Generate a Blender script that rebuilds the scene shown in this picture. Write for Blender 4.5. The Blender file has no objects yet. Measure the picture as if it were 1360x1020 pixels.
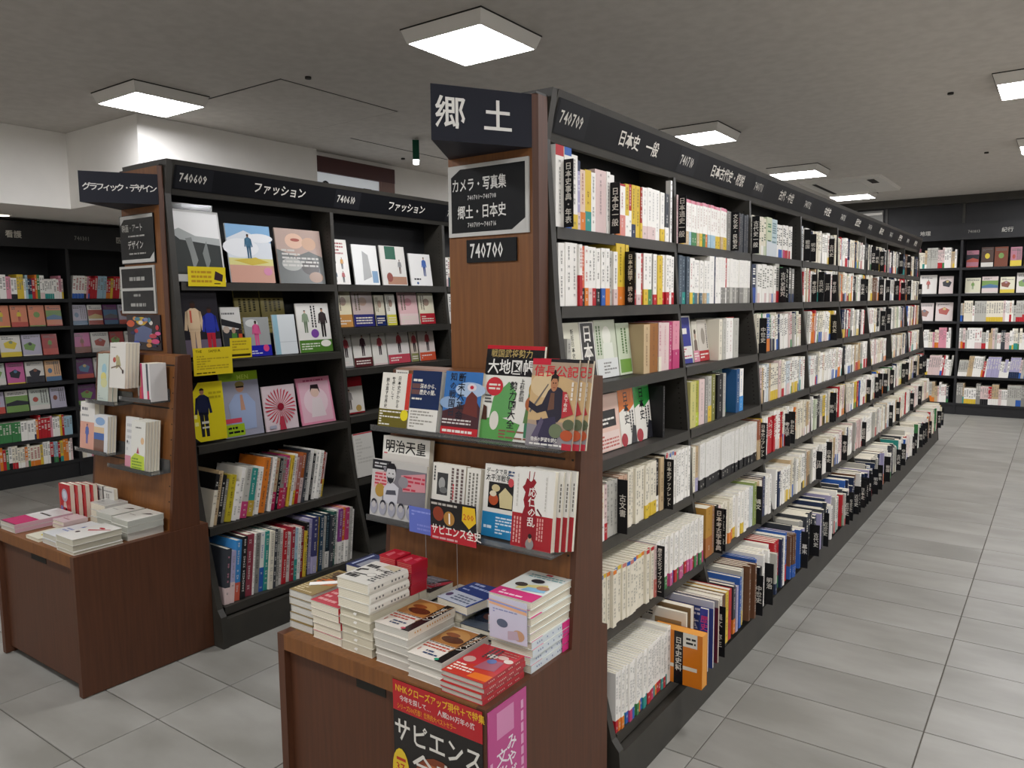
import bpy, math, random
from mathutils import Matrix, Vector
random.seed(7)
S = bpy.context.scene
COL = S.collection
PI = math.pi

# ------------------------------------------------------------------ camera, world, exposure
def cam_axes(yaw, pitch, roll):
    cy, sy = math.cos(yaw), math.sin(yaw)
    f = Vector((-sy*math.cos(pitch), cy*math.cos(pitch), -math.sin(pitch)))
    r = Vector((cy, sy, 0)); d = f.cross(r)
    cr, sr = math.cos(roll), math.sin(roll)
    return r*cr + d*sr, -r*sr + d*cr, f
_r, _d, _f = cam_axes(0.62118, 0.10523, 0.00984)
cd = bpy.data.cameras.new('camera'); cam = bpy.data.objects.new('camera', cd); COL.objects.link(cam)
cd.sensor_width = 36; cd.lens = 1021.9/1360*36; cd.clip_start = .02; cd.clip_end = 60
m = Matrix(((_r.x, -_d.x, -_f.x, 0), (_r.y, -_d.y, -_f.y, 0), (_r.z, -_d.z, -_f.z, 1.5), (0, 0, 0, 1)))
cam.matrix_world = m
S.camera = cam
w = bpy.data.worlds.new('world'); S.world = w; w.use_nodes = True
w.node_tree.nodes['Background'].inputs[0].default_value = (.02, .02, .02, 1)
w.node_tree.nodes['Background'].inputs[1].default_value = 1
S.view_settings.view_transform = 'Standard'; S.view_settings.look = 'None'
S.view_settings.gamma = 1; S.view_settings.use_curve_mapping = False
S.view_settings.exposure = 0.0
LAMP_POWER = 44.0       # radiance of the ceiling diffusers

# ------------------------------------------------------------------ colours and materials
def lin(c):
    if isinstance(c, str):
        c = [int(c[i:i+2], 16)/255 for i in (0, 2, 4)]
    return tuple((x/12.92 if x <= .04045 else ((x+.055)/1.055)**2.4) for x in c[:3])
def mat(name, col, rough=.5, metal=0, spec=.5):
    m = bpy.data.materials.new(name); m.use_nodes = True
    b = m.node_tree.nodes['Principled BSDF']
    b.inputs['Base Color'].default_value = (*lin(col), 1)
    b.inputs['Roughness'].default_value = rough; b.inputs['Metallic'].default_value = metal
    b.inputs['Specular IOR Level'].default_value = spec
    return m, m.node_tree, b
def noisy(name, c1, c2, rough, scale=(1, 1, 1), nscale=5, detail=4, spec=.5, bump=0, lo=.35, hi=.65):
    m, t, b = mat(name, c1, rough, 0, spec)
    n = t.nodes
    tc = n.new('ShaderNodeTexCoord'); mp = n.new('ShaderNodeMapping'); mp.inputs['Scale'].default_value = scale
    nz = n.new('ShaderNodeTexNoise'); nz.inputs['Scale'].default_value = nscale; nz.inputs['Detail'].default_value = detail
    rp = n.new('ShaderNodeValToRGB'); e = rp.color_ramp.elements
    e[0].position = lo; e[1].position = hi; e[0].color = (*lin(c1), 1); e[1].color = (*lin(c2), 1)
    t.links.new(tc.outputs['Object'], mp.inputs[0]); t.links.new(mp.outputs[0], nz.inputs[0])
    t.links.new(nz.outputs[0], rp.inputs[0]); t.links.new(rp.outputs[0], b.inputs['Base Color'])
    if bump:
        bp = n.new('ShaderNodeBump'); bp.inputs['Strength'].default_value = bump; bp.inputs['Distance'].default_value = .002
        t.links.new(nz.outputs[0], bp.inputs['Height']); t.links.new(bp.outputs[0], b.inputs['Normal'])
    return m
def vc(name, rough=.45, spec=.4):
    m, t, b = mat(name, 'ffffff', rough, 0, spec)
    a = t.nodes.new('ShaderNodeVertexColor'); a.layer_name = 'Col'
    t.links.new(a.outputs[0], b.inputs['Base Color'])
    return m
PRINT = vc('printed_paper', .5, .35)
GLOSS = vc('glossy_print', .22, .5)
SIGN = vc('sign_print', .5, .2)
METAL = noisy('dark_grey_steel', '2d2b26', '35322c', .5, nscale=9)
BLACKM = noisy('black_steel', '151517', '1b1b1d', .6, nscale=8)
BACK = noisy('black_back_panel', '0b0c0e', '0e0f11', .6, nscale=6)
WOOD = noisy('walnut_laminate', '6d421e', '815126', .5, scale=(14, 14, .7), nscale=6, detail=6, lo=.3, hi=.7)
WOOD_SHADE = noisy('walnut_laminate_shaded', '4a2a17', '59331e', .5, scale=(14, 14, .7), nscale=6, detail=6, lo=.3, hi=.7)  # same walnut with the shade of side faces put into its colour
CEIL = noisy('painted_ceiling', 'c4bfb8', 'cdc8c1', .9, nscale=14, bump=.25)
WALL = noisy('white_painted_wall', 'f2efe9', 'f5f2ec', .85, nscale=6)
GROUT = noisy('grout', '56524a', '625e55', .9, nscale=30)
def tile_mat():
    m = noisy('grey_floor_tile', '838179', '999790', .42, scale=(1, 2.2, 1), nscale=2.2, detail=7, bump=.05)
    t = m.node_tree; n = t.nodes; b = n['Principled BSDF']
    oi = n.new('ShaderNodeObjectInfo'); mp = [x for x in n if x.type == 'MAPPING'][0]
    nz = [x for x in n if x.type == 'TEX_NOISE'][0]; nz.noise_dimensions = '4D'
    mu = n.new('ShaderNodeMath'); mu.operation = 'MULTIPLY'; mu.inputs[1].default_value = 40
    t.links.new(oi.outputs['Random'], mu.inputs[0]); t.links.new(mu.outputs[0], nz.inputs['W'])
    rp = [x for x in n if x.type == 'VALTORGB'][0]
    hs = n.new('ShaderNodeHueSaturation'); mr = n.new('ShaderNodeMapRange')
    mr.inputs['To Min'].default_value = .93; mr.inputs['To Max'].default_value = 1.06
    t.links.new(oi.outputs['Random'], mr.inputs[0]); t.links.new(mr.outputs[0], hs.inputs['Value'])
    t.links.new(rp.outputs[0], hs.inputs['Color']); t.links.new(hs.outputs[0], b.inputs['Base Color'])
    return m
TILE = tile_mat()
WHITEM = mat('white_enamel', 'e2dfd8', .4)[0]
DARKGAP = mat('dark_gap', '26241f', .8)[0]
REDW = mat('dark_red_frame', '4a2220', .5)[0]
SILVER = mat('brushed_metal', 'b5b2ab', .3, .8)[0]
def emis(name, col, s):
    m, t, b = mat(name, col, .5)
    b.inputs['Emission Color'].default_value = (*lin(col), 1); b.inputs['Emission Strength'].default_value = s
    return m
LAMP = emis('lit_diffuser', 'fbfbff', LAMP_POWER)
LIT = emis('backlit_panel', 'dfe4e8', .28)
def acrylic():
    m = bpy.data.materials.new('clear_acrylic'); m.use_nodes = True; t = m.node_tree; n = t.nodes
    n.remove(n['Principled BSDF']); o = [x for x in n if x.type == 'OUTPUT_MATERIAL'][0]
    tr = n.new('ShaderNodeBsdfTransparent'); tr.inputs[0].default_value = (.97, .98, .98, 1)
    gl = n.new('ShaderNodeBsdfGlossy'); gl.inputs['Roughness'].default_value = .08
    df = n.new('ShaderNodeBsdfDiffuse'); df.inputs[0].default_value = (.75, .75, .73, 1)
    fr = n.new('ShaderNodeFresnel'); fr.inputs[0].default_value = 1.45
    m1 = n.new('ShaderNodeMixShader'); m2 = n.new('ShaderNodeMixShader'); m2.inputs[0].default_value = .05
    t.links.new(fr.outputs[0], m1.inputs[0]); t.links.new(tr.outputs[0], m1.inputs[1]); t.links.new(gl.outputs[0], m1.inputs[2])
    t.links.new(m1.outputs[0], m2.inputs[1]); t.links.new(df.outputs[0], m2.inputs[2]); t.links.new(m2.outputs[0], o.inputs[0])
    return m
ACR = acrylic()

# ------------------------------------------------------------------ glyph outlines (Blender's own font)
_gc = {}
_fc = bpy.data.curves.new('glyph', 'FONT'); _fc.resolution_u = 1; _fc.offset = .014
_fo = bpy.data.objects.new('glyph', _fc); COL.objects.link(_fo)
def load_glyphs(s):
    for ch in s:
        if ch in _gc or ch in ' \u3000': continue
        _fc.body = ch
        dg = bpy.context.evaluated_depsgraph_get(); ev = _fo.evaluated_get(dg); me = ev.to_mesh()
        _gc[ch] = ([(v.co.x, v.co.y) for v in me.vertices], [tuple(p.vertices) for p in me.polygons])
        ev.to_mesh_clear()

class MB:
    def __init__(s): s.v = []; s.f = []; s.c = []
    def face(s, pts, col):
        i = len(s.v); s.v += [tuple(p) for p in pts]; s.f.append(tuple(range(i, i+len(pts)))); s.c.append(col)
    def box(s, a, b, col='808080', skip=''):
        x0, y0, z0 = a; x1, y1, z1 = b
        i = len(s.v)
        s.v += [(x0, y0, z0), (x1, y0, z0), (x1, y1, z0), (x0, y1, z0), (x0, y0, z1), (x1, y0, z1), (x1, y1, z1), (x0, y1, z1)]
        for k, q in (('b', (0, 3, 2, 1)), ('t', (4, 5, 6, 7)), ('f', (0, 1, 5, 4)), ('k', (2, 3, 7, 6)), ('l', (3, 0, 4, 7)), ('r', (1, 2, 6, 5))):
            if k in skip: continue
            s.f.append(tuple(i+j for j in q)); s.c.append(col)
        return s
    def prism(s, prof, y0, y1, col='808080', axis='y'):
        """closed (a, z) outline swept along y (or along x)"""
        n = len(prof); i = len(s.v)
        P = (lambda a, z, y: (a, y, z)) if axis == 'y' else (lambda a, z, y: (y, a, z))
        s.v += [P(a, z, y0) for a, z in prof] + [P(a, z, y1) for a, z in prof]
        s.f.append(tuple(range(i, i+n))); s.f.append(tuple(range(i+2*n-1, i+n-1, -1))); s.c += [col, col]
        for k in range(n):
            j = (k+1) % n
            s.f.append((i+k, i+n+k, i+n+j, i+j)); s.c.append(col)
        return s
    def cyl(s, p, r, h, col='808080', n=12, r2=None):
        r2 = r if r2 is None else r2; i = len(s.v)
        for k in range(n):
            a = 2*PI*k/n; s.v.append((p[0]+r*math.cos(a), p[1]+r*math.sin(a), p[2]))
        for k in range(n):
            a = 2*PI*k/n; s.v.append((p[0]+r2*math.cos(a), p[1]+r2*math.sin(a), p[2]+h))
        s.f.append(tuple(range(i+n-1, i-1, -1))); s.f.append(tuple(range(i+n, i+2*n))); s.c += [col, col]
        for k in range(n):
            j = (k+1) % n; s.f.append((i+k, i+j, i+n+j, i+n+k)); s.c.append(col)
        return s
    def text(s, st, P, U, V, size, col, vert=False, gap=1.0, sx=1.0):
        """one line of characters from P (top of the line when vertical, lower left otherwise)"""
        load_glyphs(st); P = Vector(P); U = Vector(U); V = Vector(V)
        for ch in st:
            adv = size*gap*sx
            if ch in _gc:
                vs, fs = _gc[ch]; i = len(s.v)
                if not vert and ord(ch) < 256 and vs:
                    adv = size*gap*sx*(max(v[0] for v in vs)+.07)
                o = P - (V*size if vert else V*0)
                s.v += [tuple(o + U*(x*size*sx) + V*((y+.08)*size)) for x, y in vs]
                for q in fs: s.f.append(tuple(i+k for k in q)); s.c.append(col)
            elif vert: adv *= .5
            if vert: P = P - V*size*gap
            else: P = P + U*adv
        return s
    def build(s, name, material, parent=None, loc=(0, 0, 0), rot=(0, 0, 0)):
        me = s.mesh(name, material)
        return put(name, me, parent, loc, rot)
    def mesh(s, name, material):
        me = bpy.data.meshes.new(name); me.from_pydata(s.v, [], s.f)
        if any(c != '808080' for c in s.c):
            at = me.color_attributes.new('Col', 'FLOAT_COLOR', 'CORNER')
            buf = []
            for f, c in zip(s.f, s.c):
                if c not in _lc: _lc[c] = (*lin(c), 1.0)
                buf.extend(_lc[c]*len(f))
            at.data.foreach_set('color', buf)
        me.materials.append(material); me.update()
        return me
_lc = {}
def put(name, me, parent=None, loc=(0, 0, 0), rot=(0, 0, 0)):
    o = bpy.data.objects.new(name, me); COL.objects.link(o)
    o.location = loc; o.rotation_euler = rot
    if parent: o.parent = parent
    return o
def tag(o, label=None, cat=None, group=None, kind=None):
    if label: o['label'] = label
    if cat: o['category'] = cat
    if group: o['group'] = group
    if kind: o['kind'] = kind
    return o
def empty(name, loc=(0, 0, 0), rz=0, label=None, cat=None, group=None):
    o = put(name, None, None, loc, (0, 0, rz)); o.empty_display_size = .1
    return tag(o, label, cat, group)
def copy_tree(o, loc=None, rot=None, label=None, parent=None):
    c = o.copy(); COL.objects.link(c); c.parent = parent
    if loc is not None: c.location = loc
    if rot is not None: c.rotation_euler = rot
    if label: c['label'] = label
    for ch in list(o.children): copy_tree(ch, parent=c)
    return c
def bx(name, a, b, material, parent=None, kind=None):
    o = MB().box(a, b).build(name, material, parent)
    if kind: o['kind'] = kind
    return o
ORD = ['', 'first', 'second', 'third', 'fourth', 'fifth', 'sixth', 'seventh', 'eighth', 'ninth', 'tenth', 'eleventh', 'twelfth']
def nth(i):
    if i < len(ORD): return ORD[i]
    return f"{i}{'th' if 10 < i % 100 < 14 else {1: 'st', 2: 'nd', 3: 'rd'}.get(i % 10, 'th')}"

# ------------------------------------------------------------------ the room
HZ = 2.8
floor = MB().box((-7.8, -3.6, -.06), (3.2, 12.1, -.004)).build('floor', GROUT); floor['kind'] = 'structure'
def tile_mesh(x0, x1, d=.3, g=.0022):
    mb = MB(); e = .0015; W = (x1-x0)/2-g; D = d/2-g
    lo = [(-W, -D), (W, -D), (W, D), (-W, D)]; up = [(-W+e, -D+e), (W-e, -D+e), (W-e, D-e), (-W+e, D-e)]
    mb.v = [(x, y, -.004) for x, y in lo] + [(x, y, -.001) for x, y in lo] + [(x, y, 0) for x, y in up]
    mb.f = [(8, 9, 10, 11)]
    for k in range(4):
        j = (k+1) % 4; mb.f += [(k, j, 4+j, 4+k), (4+k, 4+j, 8+j, 8+k)]
    mb.c = ['808080']*len(mb.f)
    return mb
xr = [-1.415, -.92, -.32, .28, .88, 1.48, 2.08, 2.68, 3.2]
xl = [-7.8, -7.415, -6.815, -6.215, -5.615, -5.015, -4.415, -3.815, -3.215, -2.615, -2.015, -1.415]
rest = MB(); tmeshes = {}
def add_tiles(xs, phase, seen):
    for x0, x1 in zip(xs[:-1], xs[1:]):
        k = 0
        while True:
            y = phase - 3.6 + .3*k; k += 1
            if y + .3 > 12.1: break
            xc, yc = (x0+x1)/2, y+.15
            if seen(xc, yc):
                key = round(x1-x0, 3)
                if key not in tmeshes: tmeshes[key] = tile_mesh(x0, x1).mesh('tile', TILE)
                put('tile', tmeshes[key], floor, (xc, yc, 0))
            else:
                t = tile_mesh(x0, x1); i = len(rest.v)
                rest.v += [(a+xc, b+yc, c) for a, b, c in t.v]; rest.f += [tuple(i+q for q in f) for f in t.f]; rest.c += t.c
add_tiles(xr, .19, lambda x, y: x < .8 and 1.6 < y < 11.5)
add_tiles(xl, .21, lambda x, y: (-3.4 < x and .6 < y < 4.2) or (x < -3.4 and 1.0 < y < 3.7))
r = rest.build('tile_field', TILE, floor); r['kind'] = 'stuff'

ceil = bx('ceiling', (-7.8, -3.6, HZ), (3.2, 12.1, HZ+.1), CEIL, kind='structure')
MB().box((-4.58, 2.985, HZ-.004), (-3.76, 3.935, HZ-.0005)).build('access_panel', CEIL, ceil)
gp = MB()
for a, b in (((-4.59, 2.975), (-3.75, 2.985)), ((-4.59, 3.935), (-3.75, 3.943)), ((-3.76, 2.985), (-3.752, 3.935)), ((-4.588, 2.985), (-4.58, 3.935)),
             ((-4.64, 4.33), (-4.63, 5.5))):
    gp.box((*a, HZ-.002), (*b, HZ-.0005))
gp.build('panel_gap', DARKGAP, ceil)
for x, y in ((-3.6, 3.05), (-.66, 5.74), (-.64, 8.23), (-4.9, 5.2)):
    MB().cyl((x, y, HZ-.012), .018, .012).build('sprinkler_head', DARKGAP, ceil)
bx('wall_right', (3.1, -3.6, 0), (3.2, 12.1, HZ), WALL, kind='structure')
bx('wall_left', (-7.8, -3.6, 0), (-7.65, 4.37, HZ), WALL, kind='structure')
bx('wall_front', (-7.8, -3.7, 0), (3.2, -3.6, HZ), WALL, kind='structure')
fw = bx('wall_back', (-7.8, 11.82, 0), (3.2, 12.1, HZ), WALL, kind='structure')
bx('trim_1', (-7.65, -3.6, 2.24), (-6.18, 2.9, HZ-.001), WALL, kind='structure')
bx('trim_2', (-7.65, 2.9, 2.24), (-5.18, 4.37, HZ-.001), WALL, kind='structure')
bx('wall_inner', (-7.8, 4.37, 0), (-5.18, 4.45, HZ), WALL, kind='structure')
bx('wall_aisle', (-5.35, 4.45, 0), (-5.25, 11.82, HZ), WALL, kind='structure')
# red framed opening with a lit panel, in the aisle wall
dr = empty('window_1', (-5.25, 4.40, 0)); dr['kind'] = 'structure'
MB().box((0, .05, 2.625), (.05, 1.0, 2.755)).build('lintel', REDW, dr)
MB().box((0, .82, 0), (.048, .998, 2.625)).build('jamb', mat('pink_brown_post', '7a5a50', .5)[0], dr)
MB().box((0, .05, 1.5), (.02, .82, 2.625)).build('lit_panel', LIT, dr)
rg = MB()
for k in range(20):
    a0, a1 = PI*k/20*1.0, PI*(k+1)/20*1.0
    rg.face([(.022, .18+.05*math.cos(a0), 2.50+.06*math.sin(a0)), (.022, .18+.05*math.cos(a1), 2.50+.06*math.sin(a1)),
             (.022, .18+.036*math.cos(a1), 2.50+.043*math.sin(a1)), (.022, .18+.036*math.cos(a0), 2.50+.043*math.sin(a0))], '16161a')
rg.face([(.022, .62, 2.53), (.022, .72, 2.53), (.022, .72, 2.545), (.022, .62, 2.545)], '16161a')
rg.build('printed_mark', SIGN, dr)
# exit sign seen from its edge
ex = MB().box((-.026, -.03, -.15), (.026, .03, 0), '0f4a35').build('exit_sign', SIGN, None, (-4.25, 4.66, 2.785), (0, 0, .74))
MB().box((-.006, -.01, 0), (.006, .01, .015)).build('bracket', SILVER, ex)
MB().cyl((0, -.0, -.185), .022, .036, r2=.026).build('pilot_lamp', emis('pilot_glow', 'ffffff', 4), ex)
tag(ex, 'small green sign with white lamp hanging from ceiling beyond the fashion bookcase', 'sign')
# far end: grey beam and dark boarding above the end wall bookcase
bx('trim_3', (-5.3, 11.38, 2.70), (3.1, 11.82, HZ-.001), METAL, kind='structure')
fb = MB().box((-5.3, 11.46, 2.45), (3.1, 11.82, 2.70)).build('trim_4', BLACKM); fb['kind'] = 'structure'
for x in (-2.0, -1.1, -.2, .7):
    MB().box((x-.015, 11.445, 2.45), (x+.015, 11.46, 2.7)).build('batten', METAL, fb)
MB().box((-2.35, 11.43, 2.42), (-2.04, 11.455, 2.68)).build('pale_board', mat('pale_board', '8b8a86', .5)[0], fb)
MB().box((-2.37, 11.40, 2.62), (-2.05, 11.43, 2.65)).build('ledge', WHITEM, fb)

# ------------------------------------------------------------------ ceiling lights
def ceiling_light(x, y, label):
    t = empty('ceiling_light', (x, y, HZ), 0, label, 'light', 'square surface-mounted ceiling lights')
    MB().box((-.245, -.245, -.006), (.245, .245, 0)).build('shadow_gap', DARKGAP, t)
    b = MB(); h, k = .242, .222
    b.v = [(sx*q, sy*q, z) for q, z in ((h, -.006), (k, -.066), (k-.006, -.066), (k-.006, -.060)) for sx, sy in ((-1, -1), (1, -1), (1, 1), (-1, 1))]
    for r_ in range(3):
        for i in range(4):
            j = (i+1) % 4; b.f.append((r_*4+i, r_*4+j, r_*4+4+j, r_*4+4+i)); b.c.append('808080')
    b.build('housing', WHITEM, t)
    d = MB(); q = k-.0062; d.v = [(-q, -q, -.062), (q, -q, -.062), (q, q, -.062), (-q, q, -.062), (-.15, -.15, -.067), (.15, -.15, -.067), (.15, .15, -.067), (-.15, .15, -.067)]
    d.f = [(7, 6, 5, 4), (0, 4, 5, 1), (1, 5, 6, 2), (2, 6, 7, 3), (3, 7, 4, 0)]; d.c = ['808080']*5
    d.build('diffuser', LAMP, t)
L = [(-4.66, 2.71, 'lit square ceiling light left of the access panel, near the white bulkhead'),
     (-2.40, 3.05, 'largest lit square ceiling light, above and left of the tall wooden pillar'),
     (-2.36, 5.80, 'lit square ceiling light peeking over the first half of long bookcase'),
     (-2.23, 8.06, 'lit square ceiling light beside the air conditioner cassette, nearer one'),
     (-2.18, 10.24, 'farthest lit square ceiling light beyond the air conditioner cassette'),
     (-.17, 5.65, 'lit square ceiling light cut by right edge of photo, nearer one'),
     (-.15, 7.95, 'small lit square ceiling light at right edge of photo, farther one'),
     (-.15, 10.3, 'lit square ceiling light nearest the end wall bookcase')]
for k, (x, y) in enumerate([(-.15, 2.9), (-.15, .2), (-2.4, .3), (-4.66, .2), (2.1, 2.9), (2.1, 5.6), (2.1, 7.9), (-.15, -2.3), (-2.4, -2.3), (2.1, .2), (2.1, 10.3), (-4.4, 7.2), (-4.4, 9.8)]):
    L.append((x, y, 'lit square ceiling light beyond the edges of the photo'))
for a in L: ceiling_light(*a)
dl = empty('recessed_downlight', (-6.95, 2.72, 2.24), 0, 'round recessed downlight glowing in the low soffit at left', 'light')
MB().cyl((0, 0, -.006), .075, .006, n=24).build('trim_ring', WHITEM, dl)
MB().cyl((0, 0, -.009), .06, .003, n=24).build('lens', emis('downlight_lens', 'fff2dc', 3), dl)
ac = empty('air_conditioner', (-2.05, 9.55, HZ), 0, 'white ceiling air conditioner cassette with dark outlet grille above long bookcase', 'air conditioner')
MB().prism([(-.42, 0), (-.40, -.03), (.40, -.03), (.42, 0)], -.62, .62).build('casing', WHITEM, ac)
MB().box((-.30, -.5, -.034), (-.26, .5, -.030)).build('air_slot', DARKGAP, ac)
MB().box((.26, -.5, -.034), (.33, -.2, -.030)).build('outlet_grille', DARKGAP, ac)
MB().box((-.22, -.45, -.036), (.18, .45, -.030)).build('intake_panel', WHITEM, ac)

# ------------------------------------------------------------------ books
W = 'f1eee7'; CR = 'e6dfcc'; PG = 'e3dcc8'; BK = '1a1a1c'; RD = 'b5202a'; OR = 'd87a28'; YE = 'd9b93a'; PK = 'd98fa0'; NV = '22304f'
BL = '2f5fae'; LB = '9dbccb'; GN = '3f7f4a'; TE = '2f8f86'; GY = '8b8983'; LG = 'b9b7ae'; BR = '6e4a33'; LP = 'dcc4c0'; MG = 'b83a6e'; LV = 'a9a3c4'; DG = '3c3f45'; BE = 'c4ab85'; PB = 'cfd6da'; PGN = 'c5cdb4'
CN = {W: 'white', CR: 'cream', PG: 'ivory', BK: 'black', RD: 'red', OR: 'orange', YE: 'yellow', PK: 'pink', NV: 'navy', BL: 'blue', LB: 'light blue', GN: 'green', TE: 'teal',
      GY: 'grey', LG: 'light grey', BR: 'brown', LP: 'pale pink', MG: 'magenta', LV: 'lavender', DG: 'charcoal', BE: 'tan', PB: 'pale blue', PGN: 'pale green'}
def spine_marks(mb, x, w, z0, z1, col, rng, dens=.8):
    """small strokes standing for the unreadable spine lettering"""
    g = min(w*.5, .009); z = z1 - .012
    while z - g > z0 + .004:
        if rng.random() < dens:
            a = -g/2; t = g*.16
            for u, v, uw, vh in ((0, g-t, g, t), (g*.42, 0, t, g), (0, g*.35, g, t)) if rng.random() < .5 else ((0, 0, t, g), (g-t, 0, t, g), (0, g*.5, g, t)):
                mb.face([(x, a+u, z-g+v), (x, a+u+uw, z-g+v), (x, a+u+uw, z-g+v+vh), (x, a+u, z-g+v+vh)], col)
        z -= g*1.22
        if rng.random() < .08: z -= g*1.5
def B(th, h, c=W, mk='6f6d6a', band=None, bf=.28, cap=None, d=None, n=1):
    return dict(th=th, h=h, c=c, mk=mk, band=band, bf=bf, cap=cap, d=d, n=n)
def upright_book(name, s, depth, loc, rz, lean, label, group, rng):
    th, h = s['th']/1000, s['h']/1000; c = s['c']; d = s['d'] or depth; e = .0018
    mb = MB(); y0, y1 = -th/2, th/2
    mb.box((-e, y0, 0), (0, y1, h), c)
    mb.box((-d, y0, 0), (-e, y0+e, h), c); mb.box((-d, y1-e, 0), (-e, y1, h), c)
    X = .0003
    if s['cap']:
        cc, cf = s['cap']; mb.face([(X, y0, h*(1-cf)), (X, y1, h*(1-cf)), (X, y1, h), (X, y0, h)], cc)
    zb = h*s['bf'] if s['band'] else .01
    spine_marks(mb, X*2, th, zb+.01, h*(1-(s['cap'][1] if s['cap'] else 0)), s['mk'], rng)
    o = mb.build(name, PRINT, None, loc, (-lean, 0, rz))
    MB().box((-d+.002, y0+e, .002), (-e-.001, y1-e, h-.0025), PG).build('page_block', PRINT, o)
    if s['band']:
        q = .0005; b = MB()
        b.box((0, y0-q*.3, 0), (q*2, y1+q*.3, zb), s['band'], skip='lb')
        b.box((-d*.97, y0-q*.6, 0), (0, y0, zb), s['band']); b.box((-d*.97, y1, 0), (0, y1+q*.6, zb), s['band'])
        mk = '4a4a48' if s['band'] in (W, CR, YE, LP) else 'e6e2d8'
        spine_marks(b, q*2+X, th, .004, zb, mk, rng, .5)
        b.build('paper_band', PRINT, o)
    tag(o, label, 'book', group)
    return o
class Rest:            # the far, uncountable ranks of books
    def __init__(s): s.mb = MB()
    def add(s, b, depth, M, rng):
        th, h = b['th']/1000, b['h']/1000; y0, y1 = -th/2, th/2; c = b['c']; t = MB()
        d = b['d'] or depth
        P = lambda *p: tuple(M @ Vector(p))
        f = [([(0, y0, 0), (0, y1, 0), (0, y1, h), (0, y0, h)], c), ([(-d, y0, 0), (0, y0, 0), (0, y0, h), (-d, y0, h)], c),
             ([(0, y1, 0), (-d, y1, 0), (-d, y1, h), (0, y1, h)], c), ([(0, y0, h), (0, y1, h), (-d, y1, h), (-d, y0, h)], PG), ([(-d, y1, 0), (-d, y0, 0), (-d, y0, h), (-d, y1, h)], c)]
        X = .0006
        if b['band']: f.append(([(X, y0, 0), (X, y1, 0), (X, y1, h*b['bf']), (X, y0, h*b['bf'])], b['band']))
        if b['cap']: f.append(([(X, y0, h*(1-b['cap'][1])), (X, y1, h*(1-b['cap'][1])), (X, y1, h), (X, y0, h)], b['cap'][0]))
        z = h*.9
        g = th*.3
        while z > h*.4:
            if rng.random() < .75: f.append(([(X, -g, z-.007), (X, g, z-.007), (X, g, z), (X, -g, z)], b['mk']))
            z -= .012
        for pts, col in f: s.mb.face([P(*p) for p in pts], col)
rest_books = {}
PAL = dict(
    white=[(W, 8), (CR, 5), (LG, 2), (PB, 1), (BE, 1), (RD, .6), (NV, .5), (LP, 1), (DG, .5)],
    mixed=[(W, 6), (CR, 4), (LG, 2), (RD, .8), (YE, .7), (NV, .7), (BL, .4), (GN, .5), (LP, 1), (BK, .7), (BE, 1), (PGN, 1), (OR, .4)],
    dark=[(DG, 3), (BK, 2), (W, 5), (CR, 3), (BR, 1), (NV, 1), (LG, 2), (RD, .5)],
    bright=[(W, 5), (YE, 1.5), (RD, 2), (OR, 1.5), (PK, 1.2), (LB, 1), (CR, 3), (GN, .7), (LP, 1.5), (NV, .6)],
    cool=[(NV, 2), (DG, 2), (W, 4), (BL, 1), (LG, 2), (BK, 1), (RD, .8), (LV, .8), (BR, .6), (TE, .5)])
BANDS = [(None, 6), (W, 1), (YE, 1), (RD, 1), (OR, .7), (BL, .6), (LP, .6), (GN, .4), (NV, .4), (TE, .3), (BK, .5)]
def pick(rng, l):
    t = sum(w for _, w in l); r = rng.random()*t
    for v, w in l:
        r -= w
        if r <= 0: return v
    return l[-1][0]
def rand_row(rng, pal, width, hmin=176, hmax=200, tmin=14, tmax=30, divs=0.05, runs=.45):
    out = []; used = 0; last = None
    while used < width - tmin - 8:
        if last and rng.random() < runs: s = dict(last); s['h'] += 0
        else:
            c = pick(rng, PAL[pal]); bd = pick(rng, BANDS)
            if bd == c: bd = None
            mk = '7d7b77' if c in (W, CR, LG, YE, LP, PB, BE, PK, PGN, LB, PG) else 'd9d5ca'
            if rng.random() < .15: mk = 'a03038' if c in (W, CR, LP) else mk
            h = rng.choice([hmin, hmin+6, (hmin+hmax)//2, hmax-4, hmax])
            s = B(rng.randint(tmin, tmax), h, c, mk, bd, rng.choice([.22, .26, .3, .34]))
        last = s
        if used + s['th'] > width - 4: break
        out.append(s); used += s['th'] + .5
        if rng.random() < divs: out.append(('D', None)); used += 4
    return out
DIV_TEXTS = ['日本史', '古代史', '中世史', '近世史', '戦国', '江戸', '幕末', '明治', '昭和', '考古学']
ndiv = 0
def divider(loc, rz, h, text, label, depth=.12, proud=.036):
    """thin black index board between books; its lettered edge sticks out past the spines"""
    h /= 1000
    o = MB().box((-depth, -.0012, 0), (proud, .0012, h), BK).build('section_divider', SIGN, None, loc, (0, 0, rz))
    n = len(text); sz = min(.026, h*.9/max(n, 1))
    t = MB(); zt = h - .008 if n > 5 else h*.5+sz*n/2+.005
    t.text(text, (proud/2+.001-sz*.5, -.0016, zt), (1, 0, 0), (0, 0, 1), sz, 'ded9cf', vert=True)
    t.build('lettering', SIGN, o)
    return tag(o, label, 'divider')

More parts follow.
